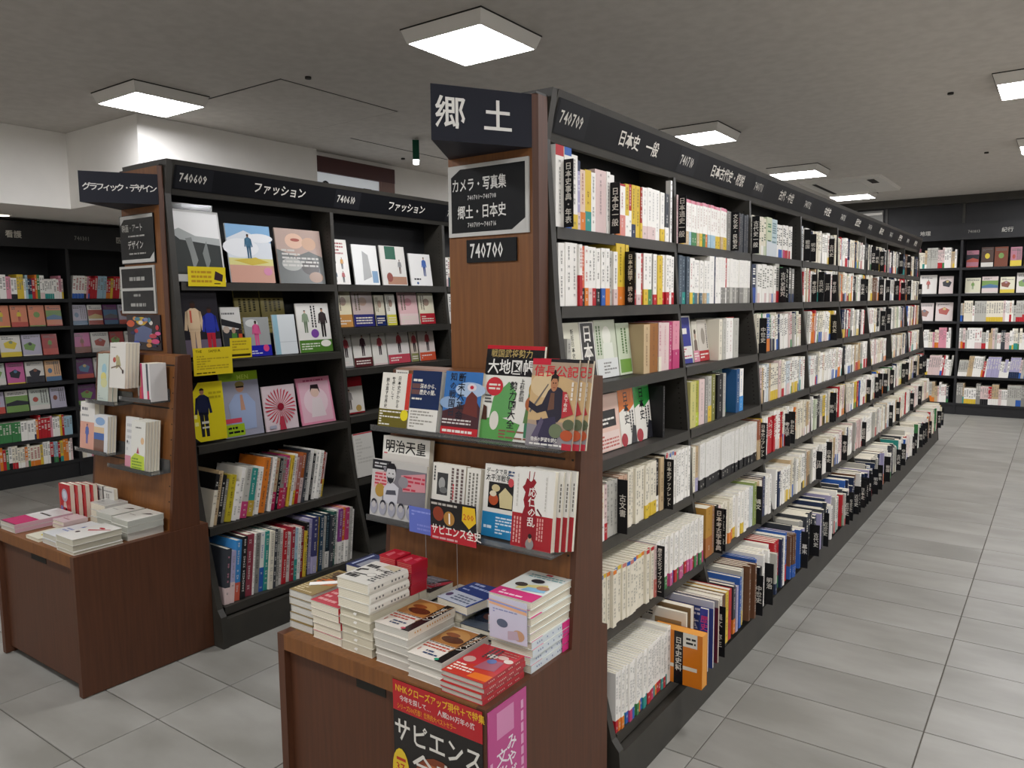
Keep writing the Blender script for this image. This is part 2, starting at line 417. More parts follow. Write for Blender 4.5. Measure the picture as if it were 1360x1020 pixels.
def stretch(items, width):
    """thicken the books of a row a little so that they fill the shelf"""
    fixed = sum(4.6 if s[0] == 'D' else s[1]+4 if s[0] == 'F' else s[1] for s in items if not isinstance(s, dict))
    books = [s for s in items if isinstance(s, dict)]; t = sum(s['th']+.6 for s in books)
    if not books or not t: return items
    k = max(.8, min(1.45, (width-fixed-8)/t)); return [dict(s, th=s['th']*k) if isinstance(s, dict) else s for s in items]
def fill_row(items, x_front, a0, a1, z, rz, depth, mode, where, rng, case, lean=0.0, proud=(0, .008), nm='shelved_book'):
    """stand items from a0 to a1 along the shelf. rz=0: spines face +X and a runs along +Y.
       rz=-90 deg: spines face -Y, a runs along +X and x_front is the y of the spines."""
    a = a0; k = 0; kd = 0; flat = []
    for s in items:
        flat.append(s)
    def P(front, al, zz): return (front, al, zz) if rz == 0 else (al, front, zz)
    sgn = 1 if rz == 0 else -1
    for s in flat:
        if isinstance(s, dict):
            th = s['th']/1000; h = s['h']/1000
            ln = lean if lean else 0
            if a + th > a1: break
            k += 1; off = rng.uniform(*proud)*sgn
            foot = th/2 * 1.0
            dz = abs(math.sin(ln))*th/2
            loc = P(x_front+off, a+th/2, z+.0008+dz)
            if mode == 'things':
                b = f" with {CN[s['band']]} band" if s['band'] and s['band'] in CN else ''
                upright_book(nm, s, depth, loc, rz, ln, f"{CN.get(s['c'], 'pale')} book{b}, {nth(k)} {where}", f"books {where[where.index('on '):] if 'on ' in where else where}", rng)
            else:
                R = rest_books.setdefault(case, Rest())
                M = Matrix.Translation(loc) @ Matrix.Rotation(rz, 4, 'Z') @ Matrix.Rotation(-ln, 4, 'X')
                R.add(s, depth, M, rng)
            a += th/math.cos(ln) + .0006
        elif s[0] == 'D':
            kd += 1
            if a + .004 > a1: break
            tx = s[1] or rng.choice(DIV_TEXTS); hh = s[2] if len(s) > 2 else rng.choice([165, 175, 185])
            divider(P(x_front+.004*sgn, a+.002, z+.0008), rz, hh, tx, f"black section divider with white vertical lettering, {nth(kd)} {where}" if mode == 'things' else
                    f"black section divider, {nth(kd)} {where}")
            a += .0046
        elif s[0] == 'G': a += s[1]/1000
        elif s[0] == 'F':          # face-out book: ('F', width, height, art, label, thickness)
            wdt, hgt = s[1]/1000, s[2]/1000; th = (s[5] if len(s) > 5 else 18)/1000
            face_book('displayed_book', wdt, hgt, th, s[3], P(x_front-(.035+hgt*.12)*sgn, a, z+.001), rz, .12, s[4], 'book')
            a += wdt + .004
    return a

# ------------------------------------------------------------------ cover pictures, printed as flat coloured shapes
def draw(mb, ops, w, h, O=(0, 0, 0), U=(0, 1, 0), V=(0, 0, 1), N=(1, 0, 0)):
    O, U, V, N = map(Vector, (O, U, V, N)); k = 0; rng = random.Random(len(ops)*7+int(w*1000))
    def p(u, v, d): return O + U*(u*w) + V*(v*h) + N*d
    for op in ops:
        k += 1; d = .00012*k; c = op[-1]; t = op[0]
        if t == 'r':
            _, a, b, e, f, c = op; mb.face([p(a, b, d), p(e, b, d), p(e, f, d), p(a, f, d)], c)
        elif t == 'p': mb.face([p(a, b, d) for a, b in op[1]], c)
        elif t == 'e':
            _, cu, cv, ru, rv, c = op
            mb.face([p(cu+ru*math.cos(2*PI*i/18), cv+rv*math.sin(2*PI*i/18), d) for i in range(18)], c)
        elif t == 't':             # text, u, v, size as a share of the height, colour: level
            _, st, u, v, sz, c = op; mb.text(st, p(u, v, d), U, V, sz*h, c)
        elif t == 'tx':            # squeezed
            _, st, u, v, sz, sx, c = op; mb.text(st, p(u, v, d), U, V, sz*h, c, sx=sx)
        elif t == 'tv': _, st, u, v, sz, c = op; mb.text(st, p(u, v, d), U, V, sz*h, c, vert=True)
        elif t == 'm':             # lines of unreadable small print
            _, a, b, e, f, n, c = op; lh = (f-b)/n
            for i in range(n):
                u = a; v = f-lh*(i+.8)
                while u < e-.01:
                    q = min(u+rng.uniform(.04, .16), e); mb.face([p(u, v, d), p(q, v, d), p(q, v+lh*.5, d), p(u, v+lh*.5, d)], c); u = q+.02
                    if rng.random() < .12: break
        elif t == 'mv':            # columns of small print
            _, a, b, e, f, n, c = op; lw = (e-a)/n
            for i in range(n):
                v = f; u = a+lw*(i+.2)
                while v > b+.01:
                    q = max(v-rng.uniform(.03, .05), b); mb.face([p(u, q, d), p(u+lw*.5, q, d), p(u+lw*.5, v, d), p(u, v, d)], c); v = q-.012
        elif t == 'fig':           # a standing figure: u, v of the feet, height, top colour, legs colour, skin
            _, u, v, s, c1, c2, sk = op; q = s*h/w
            mb.face([p(u-.09*q, v+.0*s, d), p(u-.02*q, v, d), p(u+.0*q, v+.5*s, d), p(u-.1*q, v+.5*s, d)], c2)
            mb.face([p(u+.02*q, v, d), p(u+.09*q, v, d), p(u+.1*q, v+.5*s, d), p(u+.0*q, v+.5*s, d)], c2)
            mb.face([p(u-.11*q, v+.45*s, d), p(u+.11*q, v+.45*s, d), p(u+.15*q, v+.8*s, d), p(u+.05*q, v+.87*s, d), p(u-.05*q, v+.87*s, d), p(u-.15*q, v+.8*s, d)], c1)
            mb.face([p(u-.2*q, v+.48*s, d), p(u-.14*q, v+.47*s, d), p(u-.1*q, v+.82*s, d), p(u-.15*q, v+.81*s, d)], c1)
            mb.face([p(u+.14*q, v+.47*s, d), p(u+.2*q, v+.48*s, d), p(u+.15*q, v+.81*s, d), p(u+.1*q, v+.82*s, d)], c1)
            mb.face([p(u+.05*q*math.cos(i), v+.93*s+.065*s*math.sin(i), d+.00005) for i in [j*PI/6 for j in range(12)]], sk)
            mb.face([p(u+.055*q*math.cos(i), v+.955*s+.05*s*math.sin(i), d+.00009) for i in [j*PI/8 for j in range(9)]], '2a2320')
def face_book(name, w, h, th, ops, loc, rz, tilt, label, cat, group=None, bg=None, copies=0, step=None, material=None, pages=True, edge=None):
    """a book or magazine standing with its cover to the viewer; copies stand behind it"""
    bg = bg or ops[0][-1]; e = .0008; mt = material or GLOSS
    mb = MB()
    mb.box((th-e, 0, 0), (th, w, h), bg); mb.box((0, 0, 0), (e, w, h), bg); mb.box((e, 0, 0), (th-e, e, h), bg)
    draw(mb, ops[1:] if ops[0][0] == 'bg' else ops, w, h, (th, 0, 0))
    if th > .006:
        rng = random.Random(int(w*9999)); mk = '4a4a48'
    o = mb.build(name, mt, None, loc, (0, -tilt, rz)); o.rotation_mode = 'XYZ'
    if pages and th > .003: MB().box((e, e, .001), (th-e, w-.001, h-.001), edge or PG).build('page_block', PRINT, o)
    tag(o, label, cat, group)
    res = [o]
    st = step or th*1.08
    for k in range(copies):
        dx = -(k+1)*st
        v = Vector((dx*math.cos(tilt), 0, 0)); v = Matrix.Rotation(rz, 3, 'Z') @ v
        l2 = label.split(',')[0]
        c = copy_tree(o, (loc[0]+v.x, loc[1]+v.y, loc[2]+.0), label=f"{nth(k+1)} copy standing behind the {l2}")
        res.append(c)
    return res

# ------------------------------------------------------------------ A-shaped double bookcases
PROF = [(0, .415), (.14, .405), (.17, .38), (.46, .305), (.722, .252), (.984, .236), (1.236, .214), (1.487, .183), (1.729, .168), (2.0, .16)]
def off(z):
    for (z0, a), (z1, b) in zip(PROF[:-1], PROF[1:]):
        if z0 <= z <= z1: return a+(b-a)*(z-z0)/(z1-z0)
    return PROF[-1][1]
def aframe(y0, y1, d=0.0, ztop=2.13, upright=False):
    zs = [p[0] for p in PROF if .1 < p[0] < 1.98]
    right = [(off(z)+d, z) for z in [0]+zs] + ([(.158, 1.984), (.11, 1.984), (.11, 2.09), (0, 2.09)] if upright else [(.15+d, 1.985), (.178+d, ztop-.002), (0, ztop)])
    left = [(-a, z) for a, z in reversed(right)][1:]
    return MB().prism(right+left, y0, y1)
def bookcase(cx, y0, nb, rows_z, label, bay_rows=None, vtexts=(), seed=1):
    t = empty('bookcase', (cx, y0, 0), 0, label, 'bookcase')
    Lh = .9*nb
    MB().box((-.008, .02, .1), (.008, Lh-.02, 2.08)).build('back_panel', BACK, t)
    aframe(-.028, 0, .004).build('end_panel', METAL, t); aframe(Lh, Lh+.028, .004).build('end_panel', METAL, t)
    for b in range(1, nb):
        u = aframe(.9*b-.011, .9*b+.011, -.003, upright=True).build('upright', METAL, t)
        if b < 4:
            hp = MB(); z = .25
            while z < 1.95:
                xx = off(z)-.028
                hp.face([(xx-.006, .9*b-.0116, z), (xx, .9*b-.0116, z), (xx, .9*b-.0116, z+.004), (xx-.006, .9*b-.0116, z+.004)], '15140f'); z += .02
            q = hp.build('pin_holes', SIGN, u); q['kind'] = 'stuff'
    for side in (1, -1):
        for b in range(nb):
            a0, a1 = .9*b+.012, .9*(b+1)-.012
            for z in (bay_rows or {}).get(b, rows_z):
                x1 = off(z)
                s = MB(); s.box((min(side*.01, side*x1), a0, z-.018), (max(side*.01, side*x1), a1, z))
                s.box((min(side*(x1-.012), side*(x1+.002)), a0, z-.036), (max(side*(x1-.012), side*(x1+.002)), a1, z-.0005))
                s.build('shelf', METAL, t)
        p = MB(); pr = [(0.37, 0.0), (.415, 0), (.407, .125), (.37, .125)]
        p.prism([(side*a, z) for a, z in (pr if side > 0 else reversed(pr))], 0, Lh); p.build('plinth', METAL, t)
        v = MB(); pr = [(.14, 1.985), (.185, 2.128), (.12, 2.128), (.12, 1.985)]
        v.prism([(side*a, z) for a, z in (pr if side > 0 else reversed(pr))], 0, Lh); vo = v.build('valance', METAL, t)
        # black insert sits proud of the sloping front
        def P(y, f, d=.001): return (side*(.14+.045*f+d), y, 1.985+.143*f-d*.3)
        q = MB()
        for b in range(nb):
            ya, yb = .9*b+(.01 if b == 0 else 0), .9*(b+1)-(.01 if b == nb-1 else 0)
            q.face([P(ya, .17, .002), P(yb, .17, .002), P(yb, .86, .002), P(ya, .86, .002)] if side > 0 else [P(yb, .17, .002), P(ya, .17, .002), P(ya, .86, .002), P(yb, .86, .002)], '0d0e12')
            na, nb_ = .9*b+.02, .9*b+.2
            q.face([P(na, .2, .0026), P(nb_, .2, .0026), P(nb_, .84, .0026), P(na, .84, .0026)] if side > 0 else [P(nb_, .2, .0026), P(na, .2, .0026), P(na, .84, .0026), P(nb_, .84, .0026)], '1a1b1f')
        q.build('insert_strip', SIGN, vo)
        if side > 0 and vtexts:
            tx = MB(); V = Vector((.045, 0, .143)).normalized()
            for b, (num, word) in enumerate(vtexts):
                tx.text(num, P(.9*b+.035, .38, .0035), (0, 1, 0), V, .052, 'c9c6bd', sx=.78, gap=1.0)
                n = len(word)
                tx.text(word, P(.9*b+.57-n*.026, .36, .0035), (0, 1, 0), V, .056, 'ded9cf', sx=.95, gap=.98)
            tx.build('lettering', SIGN, vo)
    MB().box((-.125, 0, 2.1), (.125, Lh, 2.13)).build('top_panel', METAL, t)
    return t
RZ = [.17, .46, .722, .984, 1.236, 1.487, 1.729]
CX, CY = -1.435, 2.0
bookcase(CX, CY, 8, RZ, 'long dark grey double-sided history bookcase running down the right-hand aisle',
         vtexts=[('740709', '日本史 一般'), ('740710', '日本古代史・概説'), ('740711', '古代・中世'), ('740712', '中世史'), ('740713', '近世史'), ('740714', '幕末史'), ('740715', '近代史'), ('740716', '現代史')])
LX, LY = -3.335, 1.915
LR1 = [.17, .513, .878, 1.25, 1.605]; LR2 = [.17, .56, .897, 1.15, 1.372, 1.605]
bookcase(LX, LY, 3, LR1, 'dark grey fashion bookcase standing behind the left display table', bay_rows={1: LR2, 2: LR2},
         vtexts=[('740609', 'ファッション'), ('740610', 'ファッション'), ('740611', 'ファッション')])

# ==== contents
# ------------------------------------------------------------------ contents of the long history bookcase
rng = random.Random(11)
def D(t=None, h=None): return ('D', t, h) if h else ('D', t)
F = lambda w, h, art, label, th=18: ('F', w, h, art, label, th)
ROWN = {6: 'top', 5: 'second', 4: 'third', 3: 'fourth', 2: 'fifth', 1: 'sixth', 0: 'bottom'}
def many(n, th, h, c, mk='4a4a48', bands=None, bf=.25, caps=None, jit=3):
    return [B(th+rng.randint(-1, 2), h+(rng.choice([0, 0, jit, -jit])), c, mk, rng.choice(bands) if bands else None, bf, (rng.choice(caps), .07) if caps else None) for _ in range(n)]
RB = [RD, BL, GN, OR, MG, TE, RD]
bay1 = {
 6: [B(34, 245, W, cap=(RD, .13)), D('日本史事典・年表', 205), B(30, 245, W, '7a7f90', BL, .3, (BL, .1)), B(28, 228, W, '4a4a48', YE, .2), B(12, 215, LV, 'ffffff', LP, .25, (NV, .15)),
     B(24, 190, 'e4c9b0', 'a03038', OR, .3), B(28, 194, YE, '6e3a14', TE, .32, (YE, .1)), B(20, 190, W), B(55, 205, LP, '8a7a80'), B(18, 206, W), D('日本史一般', 172),
     B(22, 200, W), B(22, 178, LP, '4a4a48', OR, .2), B(34, 178, W, 'a03038', 'd98a80', .4, (RD, .04)), B(20, 182, YE, '3a2a10', W, .4), B(14, 184, RD, W, W, .5), B(22, 184, YE, '3a2a10', NV, .25),
     B(24, 184, YE, '2a2a2a'), B(12, 182, 'a02818', W, YE, .3)] + many(4, 28, 188, W, '9a9a98', [None, RD, None, LP]) + [B(26, 184, W, '9a9a98', YE, .25), B(24, 182, DG, W, W, .3), ('G', 18), B(12, 238, 'f4f2ee', d=.02)],
 5: many(3, 30, 196, W, '4a4a48') + [B(14, 194, W, RD, RD, .5), B(18, 190, 'd86a4a', W, BK, .3), B(18, 192, W, RD, OR, .3)] + many(5, 21, 190, W, '3a3a38', [OR, LP, BL, RD, BK], .3) +
    [B(22, 184, LG, '4a4a48', None), B(22, 182, W, BK, LP, .3), B(50, 212, YE, '3a2a10', OR, .3), D('日本史雑学・読み物', 186), B(18, 210, YE), B(14, 182, GY), B(18, 184, BE, RD, RD, .3), B(14, 182, BK, YE, RD, .3),
     B(30, 186, W, RD, LP, .2), B(14, 186, RD, W), B(28, 188, W, '4a4a48', YE, .3), B(24, 188, W, '4a4a48', GN, .3), B(12, 190, GY), B(24, 188, W, '4a4a48', RD, .2), B(34, 184, YE, '6e3a14', YE, .4)] + many(4, 24, 186, W, '5a5a58', [None, RD, YE]),
 2: [B(14, 190, MG, W), B(18, 186, W, MG, RD, .3), B(16, 186, BK, W, W, .3), B(16, 188, W, BK, RD, .3), B(20, 190, '3f8fc0', W, YE, .3), B(20, 186, W, '4a4a48', OR, .35), B(20, 186, CR, OR, W, .4), B(18, 184, LP, BR, RD, .3)] +
    many(3, 22, 188, LG, '6a6a66') + [D('古文書', 185)] + many(3, 18, 192, 'c9a58c', '4a3a30') + many(9, 21, 196, CR, '5a5a50', [None, None, W, YE]) + [B(20, 198, BK, W, W, .3), B(26, 200, BE, BR), B(10, 206, BK)] +
    [D('日本史ブックレット', 190)] + many(8, 9, 205, W, '6a6a66', None, .2, [RD, BL, OR]) + many(6, 18, 200, W, '6a6a66'),
 1: many(17, 21, 188, CR, '8a8a80', None, .2, [OR, BL, RD, YE, 'c97a70', '7a8aa8'], 1) + [B(14, 186, LP, '4a4a48', 'c9746a', .35)] + [D('歴史文化ライブラリー', 185)] +
    many(20, 19, 188, W, '9a9a98', [GN, MG, RD, 'c05a8a', GN, BL], .25, None, 1),
 0: many(23, 19, 192, W, '8a8a88', RB, .2, None, 1) + [B(34, 205, W, '4a4a48')],
}
cov_cream = [('bg', 'd9d6c2'), ('mv', .1, .15, .34, .9, 2, '4a4a44'), ('tv', '新版日本史', .62, .9, .1, '55554c')]
cov_nihonshi = [('bg', 'e6e4dc'), ('r', .06, .0, .94, .98, '17171a'), ('tv', '日本史', .16, .97, .31, 'e6e2d8')]
cov_green = [('bg', 'c9cfb9'), ('e', .55, .72, .2, .17, 'e3e3d6'), ('p', [(.3, .1), (.85, .1), (.8, .6), (.35, .6)], 'dfe2d4'), ('r', 0, 0, 1, .33, 'd9dbd8'), ('mv', .05, .4, .3, .9, 2, '5f7a52'), ('m', .3, .06, .9, .28, 4, '8a8a86')]
cov_pgreen = [('bg', 'c5d0b6'), ('r', .1, .04, .95, .3, '6f9a44'), ('mv', .3, .4, .8, .9, 2, '5f7a52')]
cov_brown = [('bg', '8a5a34'), ('mv', .3, .3, .6, .9, 1, '5a3620')]
cov_manga = [('bg', 'e6e2d8'), ('p', [(.1, .35), (.9, .3), (.7, .7), (.3, .65)], '4a5058'), ('e', .45, .7, .25, .08, '2a2a30'), ('r', 0, 0, 1, .3, YE), ('m', .1, .05, .9, .25, 3, '2a2a2a'), ('mv', .1, .75, .9, .97, 4, '2a4a6a')]
cov_beige = [('bg', 'd3b6a6'), ('r', .0, .55, 1, 1, 'cdb4a6'), ('e', .5, .62, .3, .1, 'bf9c8c')]
cov_pinksq = [('bg', 'e3c0b0'), ('r', .22, .42, .85, .72, '17171a'), ('m', .28, .46, .8, .6, 2, 'e6e2d8'), ('r', .1, .02, .95, .34, 'e6cfc6'), ('m', .15, .05, .9, .3, 4, 'c06a62'), ('e', .15, .84, .18, .06, 'c05a50')]
def cov_nihon(c): return [('bg', 'e6e2d8'), ('p', [(0, .6), (0, 1), (1, 1), (1, .7), (.6, .58), (.3, .66)], c), ('tv', '日本史', .3, .97, .2, '1c1c20'), ('mv', .62, .2, .95, .6, 2, '3a3a3a'), ('e', .2, .1, .2, .12, 'a8303a'), ('p', [(.6, 0), (1, 0), (1, .3), (.8, .34)], '2a2a30')]
cov_blue = [('bg', 'e3e0da'), ('r', .04, .36, .96, .97, '3a3f8f'), ('r', .28, .62, .78, .74, 'e6e2d8'), ('m', .32, .64, .75, .73, 2, '3a3f8f'), ('r', .04, .0, .96, .1, '3a3f8f'), ('m', .08, .13, .92, .33, 4, 'c0596a')]
cov_face = [('bg', 'd5cfc0'), ('e', .5, .66, .17, .12, 'a98f7c'), ('e', .5, .74, .18, .06, '4a4038'), ('p', [(.2, .28), (.8, .28), (.75, .52), (.5, .56), (.25, .52)], '7a6a60'), ('r', 0, 0, 1, .28, PK), ('m', .1, .05, .9, .24, 3, 'f0e8e0')]
cov_grey = [('bg', 'cfc8bd'), ('e', .5, .6, .2, .2, '9a9288'), ('r', 0, 0, 1, .25, RD), ('m', .1, .06, .9, .2, 2, 'f0e8e0'), ('mv', .8, .3, .95, .9, 1, '4a4a4a')]
cov_redblk = [('bg', 'd9c0a0'), ('r', .1, .3, 1, 1, 'b82a2e'), ('r', 0, .1, 1, .3, '2a2422')]
cov_gbook = [('bg', '7f8f80'), ('e', .5, .6, .3, .18, 'c9c2b0'), ('r', 0, 0, 1, .34, '3f8f4a'), ('m', .1, .08, .9, .28, 3, 'e6e2d8'), ('mv', .35, .5, .7, .95, 2, 'e6e2d8')]
cov_pinkpic = [('bg', 'cdb6b2'), ('r', 0, .3, 1, .7, '9a8a92'), ('r', 0, .42, 1, .5, '5a5058'), ('m', .2, .76, .9, .92, 2, '7a3a4a'), ('r', 0, 0, 1, .27, 'd8d2cc')]
bay1[4] = [B(16, 150, LG), F(150, 196, cov_cream, 'cream book with vertical black title, face-out on third shelf nearest the pillar'), F(92, 196, cov_nihonshi, 'book with black cover and three huge white characters on third shelf'),
           F(150, 200, cov_green, 'pale green book with white figure on cover, face-out on third shelf'), F(100, 186, cov_pgreen, 'pale green book with leaf green band, face-out on third shelf')]
bay1[4] += [B(34, 180, BE, BR), B(50, 182, '96622f', BR), B(16, 184, LP, MG, CR, .3), B(48, 182, LP, PK), B(20, 184, MG, W), B(44, 186, PK, MG, MG, .4)]
bay1[3] = [('G', 85), F(92, 200, cov_manga, 'white comic-style history book with yellow foot on fourth shelf', 26), F(50, 186, cov_beige, 'slim beige book beside yellow-footed comic on fourth shelf', 14),
           F(168, 196, cov_pinksq, 'salmon book with black title square, face-out on fourth shelf'), F(118, 200, cov_nihon('d9752a'), 'white history book with orange top corner, face-out on fourth shelf'),
           F(130, 204, cov_nihon('2f8f3f'), 'white history book with green top corner, face-out on fourth shelf'), B(10, 196, BK)]
bay2 = {
 6: [B(10, 190, LP, MG), D('日本通史一般', 188), B(20, 184, LP, RD, OR, .25), B(22, 188, W, RD, YE, .3)] + many(17, 22, 184, W, 'b08a80', [YE, OR, LB, BE, YE, GN], .3, [PK, 'c97080'], 1) +
    [B(40, 178, GY, W), D('文化史・民俗史', 176), B(30, 176, DG, W), B(28, 180, DG, GY), B(26, 180, '2a2c30', 'b05050', None), B(22, 178, '33363c', GY)] + many(3, 22, 180, DG, GY),
 5: many(3, 28, 192, '46525e', '9fb0b8', [OR, TE, None]) + [B(24, 188, W, RD, YE, .25), B(18, 188, W, '4a4a48', TE, .25)] + many(6, 22, 182, W, '7a7a78', ['4f6a78', 'a85a60', LB, BE], .25) + [B(46, 205, W, '9a9a98'), B(8, 206, NV, W)] +
    many(4, 26, 204, W, 'c9c9c6', [GY, W], .35, None, 1) + [B(16, 204, RD, W, W, .35)] + many(10, 26, 203, W, 'd0d0cc', [GY, LG], .36, None, 1),
 4: [F(200, 200, cov_blue, 'royal blue book with white label, face-out on third shelf'), F(60, 176, cov_face, 'book with portrait and pink band beside the royal blue book'), F(110, 180, cov_grey, 'grey book with red foot band on third shelf'),
     B(26, 182, CR, '6a6a60'), B(30, 182, LG, '6a6a60'), B(24, 184, W, '4a4a48'), B(40, 184, W, 'a03038', None), B(46, 182, LG, '6a6a60'), F(112, 184, cov_redblk, 'red and black book standing at end of third shelf'), ('G', 40)],
 3: [('G', 10), B(40, 190, 'c9c27a', GN, None), B(30, 188, 'a8a83a', '4a4a20', 'b8c43a', .3), B(40, 190, LP, GY), B(24, 196, GY, W), B(30, 196, LG, BK, YE, .35), B(26, 200, '7a7a3a', W), ('G', 30), B(46, 194, BK, W, None), B(24, 194, LG),
     F(120, 200, cov_gbook, 'green-footed book face-out on fourth shelf past first upright'), B(30, 200, '1f4f7f', W), B(40, 198, W, '3f7fbf', '3f8fd0', .35), ('G', 100)],
 2: [B(20, 188, CR, '6a6a60'), B(20, 186, BE, '6a6a60', LV, .3)] + many(21, 24, 190, 'e2e0da', 'c0bfba', [BK], .22, None, 1)[:21] + [B(26, 196, '9a5a40', W, BE, .5), D('日本史リブレット', 180), B(14, 196, YE)],
 1: [B(52, 205, 'b8893a', '6e4a14', 'a86a38', .4), B(20, 200, 'a8805a', LV), D('日本考古学事典', 190), B(22, 196, BK, YE), D('考古学一般', 180), B(20, 186, LP, RD, LB, .3)] + many(6, 20, 188, CR, '6a6a60', [OR, RD, None]) +
    many(7, 23, 190, W, '6a6a66', [None, YE, None]) + [B(24, 188, PB, GY), B(28, 200, '8fa05a', W), D('縄文', 180), B(30, 196, BE, '6a4a20', BK, .2), B(16, 186, W, BL, BL, .3), B(26, 188, CR, RD), B(26, 192, '5a4040', W), B(24, 194, '2f3a5a', W)] + many(3, 24, 188, W),
 0: [],
}
bay3 = {
 6: [B(12, 186, LG), D('古代史一般', 182)] + many(6, 24, 190, CR, '5a6a50', [None, W, PGN]) + [B(60, 198, 'c9d0b0', GN, PB, .4), B(70, 196, 'b9ccd0', '6a8a90', PB, .35)] + many(8, 22, 178, W, '5a5a58', [None, BL, RD, MG, LP]),
 5: [B(40, 190, NV, W, '2f4f9f', .4)] + many(8, 27, 192, W, '8a8a80', [LP, BL, YE, None]) + [B(46, 205, LG, '4a4a48', RD, .3), D('古代史研究', 185), B(30, 190, GN, W), D('飛鳥奈良一般', 190)] + many(5, 28, 190, GY, W, [None, GN, NV]),
}
bays = [bay1, bay2, bay3]
pals = {6: 'white', 5: 'mixed', 4: 'mixed', 3: 'mixed', 2: 'mixed', 1: 'white', 0: 'cool'}
front_off = {6: .012, 5: .012, 4: .012, 3: .012, 2: .010, 1: .004, 0: .02}
pro = {6: (0, .008), 5: (0, .008), 4: (-.004, .004), 3: (-.004, .004), 2: (0, .012), 1: (0, .014), 0: (0, .01)}
anchors = ['the wooden pillar', 'first upright', 'second upright']
nthings = 0
for b in range(8):
    for ri in range(7):
        z = RZ[ri]; a0 = CY+.9*b+.014; a1 = CY+.9*(b+1)-.014
        items = bays[b].get(ri) if b < 3 else None
        hmax = 205 if ri > 2 else 215
        pal = pals[ri]
        lean = 0
        if not items:
            w_ = (a1-a0)*1000
            if ri in (3, 4) and b >= 2: items = rand_row(rng, 'mixed' if ri == 4 else 'white', w_*rng.uniform(.72, .98), 180, 198, 18, 32, .02)
            elif ri == 0: items = rand_row(rng, 'cool' if b < 6 else 'mixed', w_, 190, 235, 14, 30, .10, .25)
            elif ri in (1, 2): items = rand_row(rng, 'white' if ri == 1 else 'mixed', w_, 182, 205, 15, 28, .11 if ri == 2 else .06, .4)
            else: items = rand_row(rng, pal if b < 5 else 'dark', w_, 178, 200, 16, 30, .05, .4)
            if ri in (3, 4) and rng.random() < .5: lean = rng.choice([.06, .1, -.08])
        if b < 3 and bays[b].get(ri): items = stretch(items, ((2.405 if (b == 0 and ri == 0) else a1)-a0)*1000)
        x = CX + off(z) - front_off[ri]; dep = min(.15, off(z)-.03) if ri > 2 else (.19 if ri else .21)
        pr = pro[ri]
        if ri == 0 and b > 0: x = CX + .425; pr = (-.03, .022)
        if ri == 0 and b == 0: x = CX + .372
        mode = 'things' if (b < 2 or False) else 'rest'
        where = f"from {anchors[b]} on {ROWN[ri]} history shelf" if b < 3 else f"on {ROWN[ri]} history shelf, {nth(b+1)} bay"
        if b == 2 and mode == 'rest': where = f"on {ROWN[ri]} history shelf, third bay"
        fill_row(items, x, a0, a1, z, 0, dep, mode, where, rng, 'books on the farther bays of the history bookcase', lean, pr)
# items that jut out of the bottom shelf in the first bay
zb = RZ[0]+.001
jx = CX+.428
def side_book(name, w, h, th, ops, x, y, z, label, cat='book', rz=-PI/2, edge=None):
    """a book whose cover is turned to the viewer (faces -Y) while it stands in the row"""
    return face_book(name, w, h, th, ops, (x, y, z), rz, 0, label, cat, edge=edge)
side_book('boxed_book', .185, .19, .045, [('bg', 'd3781c'), ('r', .44, .0, .62, 1, '17171a'), ('tv', '日本史史料', .465, .9, .13, 'd9d4c8'), ('r', .62, .74, .9, 1, 'e0dcd0'), ('m', .68, .78, .87, .94, 2, '2a2a2a'), ('r', .0, .3, .44, .37, 'e0d8c8'), ('r', .62, .3, .9, .37, 'e0d8c8')],
          CX+.308, 2.462, zb, 'orange boxed book with black label strip jutting out of bottom shelf', edge='e09a40')
side_book('boxed_book', .17, .235, .014, [('bg', 'd9d5c8'), ('r', .3, .55, .9, .86, '9a7f5a'), ('m', .05, .86, .25, .95, 2, '3a3a3a')], CX+.24, 2.484, zb, 'white and tan magazine standing behind the orange boxed book')
side_book('boxed_book', .2, .246, .03, [('bg', '8a6f4c'), ('t', '日', .32, .82, .13, 'e6dfd0'), ('e', .75, .82, .13, .09, 'e6dfd0'), ('m', .1, .2, .9, .6, 5, '6e5638')], CX+.215, 2.53, zb, 'brown atlas with white lettering standing high in the bottom shelf')
side_book('magazine', .03, .235, .012, [('bg', '2f3f9a'), ('tv', '歴史', .1, .9, .12, 'd04080')], CX+.43, 2.56, zb, 'blue magazine spine with pink lettering by the brown atlas', 'magazine')
side_book('magazine', .21, .25, .012, [('bg', '3f4f8f'), ('r', 0, .9, 1, 1, 'c9c9d8'), ('m', .3, .75, .9, .88, 2, 'e6e2f0'), ('t', '旅', .55, .55, .16, 'e8e8f4'), ('p', [(.2, .05), (.8, .08), (.75, .45), (.4, .5)], '6a5a7a'), ('e', .6, .3, .14, .08, 'b0909a')],
          CX+.255, 2.60, zb, 'blue illustrated history magazine turned to the viewer in bottom shelf', 'magazine')
side_book('magazine', .20, .24, .012, [('bg', '6a2a34'), ('r', 0, .88, 1, 1, 'b8b0a8'), ('e', .7, .7, .16, .1, '4a7a3a'), ('e', .65, .45, .18, .1, '9a8a78'), ('m', .1, .05, .9, .3, 4, 'c05a60')], CX+.265, 2.65, zb, 'dark red picture magazine behind the blue magazine in bottom shelf', 'magazine')
divider((CX+.42, 2.70, zb), 0, .0+195, '縄文・弥生', 'black section divider after the picture magazines in bottom shelf', .15, .05)
a = 2.71
for c, nm in ((OR, 'orange-footed white'), (CR, 'cream'), (BR, 'brown'), (YE, 'yellow'), (RD, 'red')):
    upright_book('shelved_book', B(30, 205, W if c == OR else c, '4a4a48', c if c == OR else None, .2), .2, (CX+.43, a+.014, zb), 0, 0, f'{nm} book beside the first upright on bottom shelf', 'books on the bottom shelf', rng); a += .034

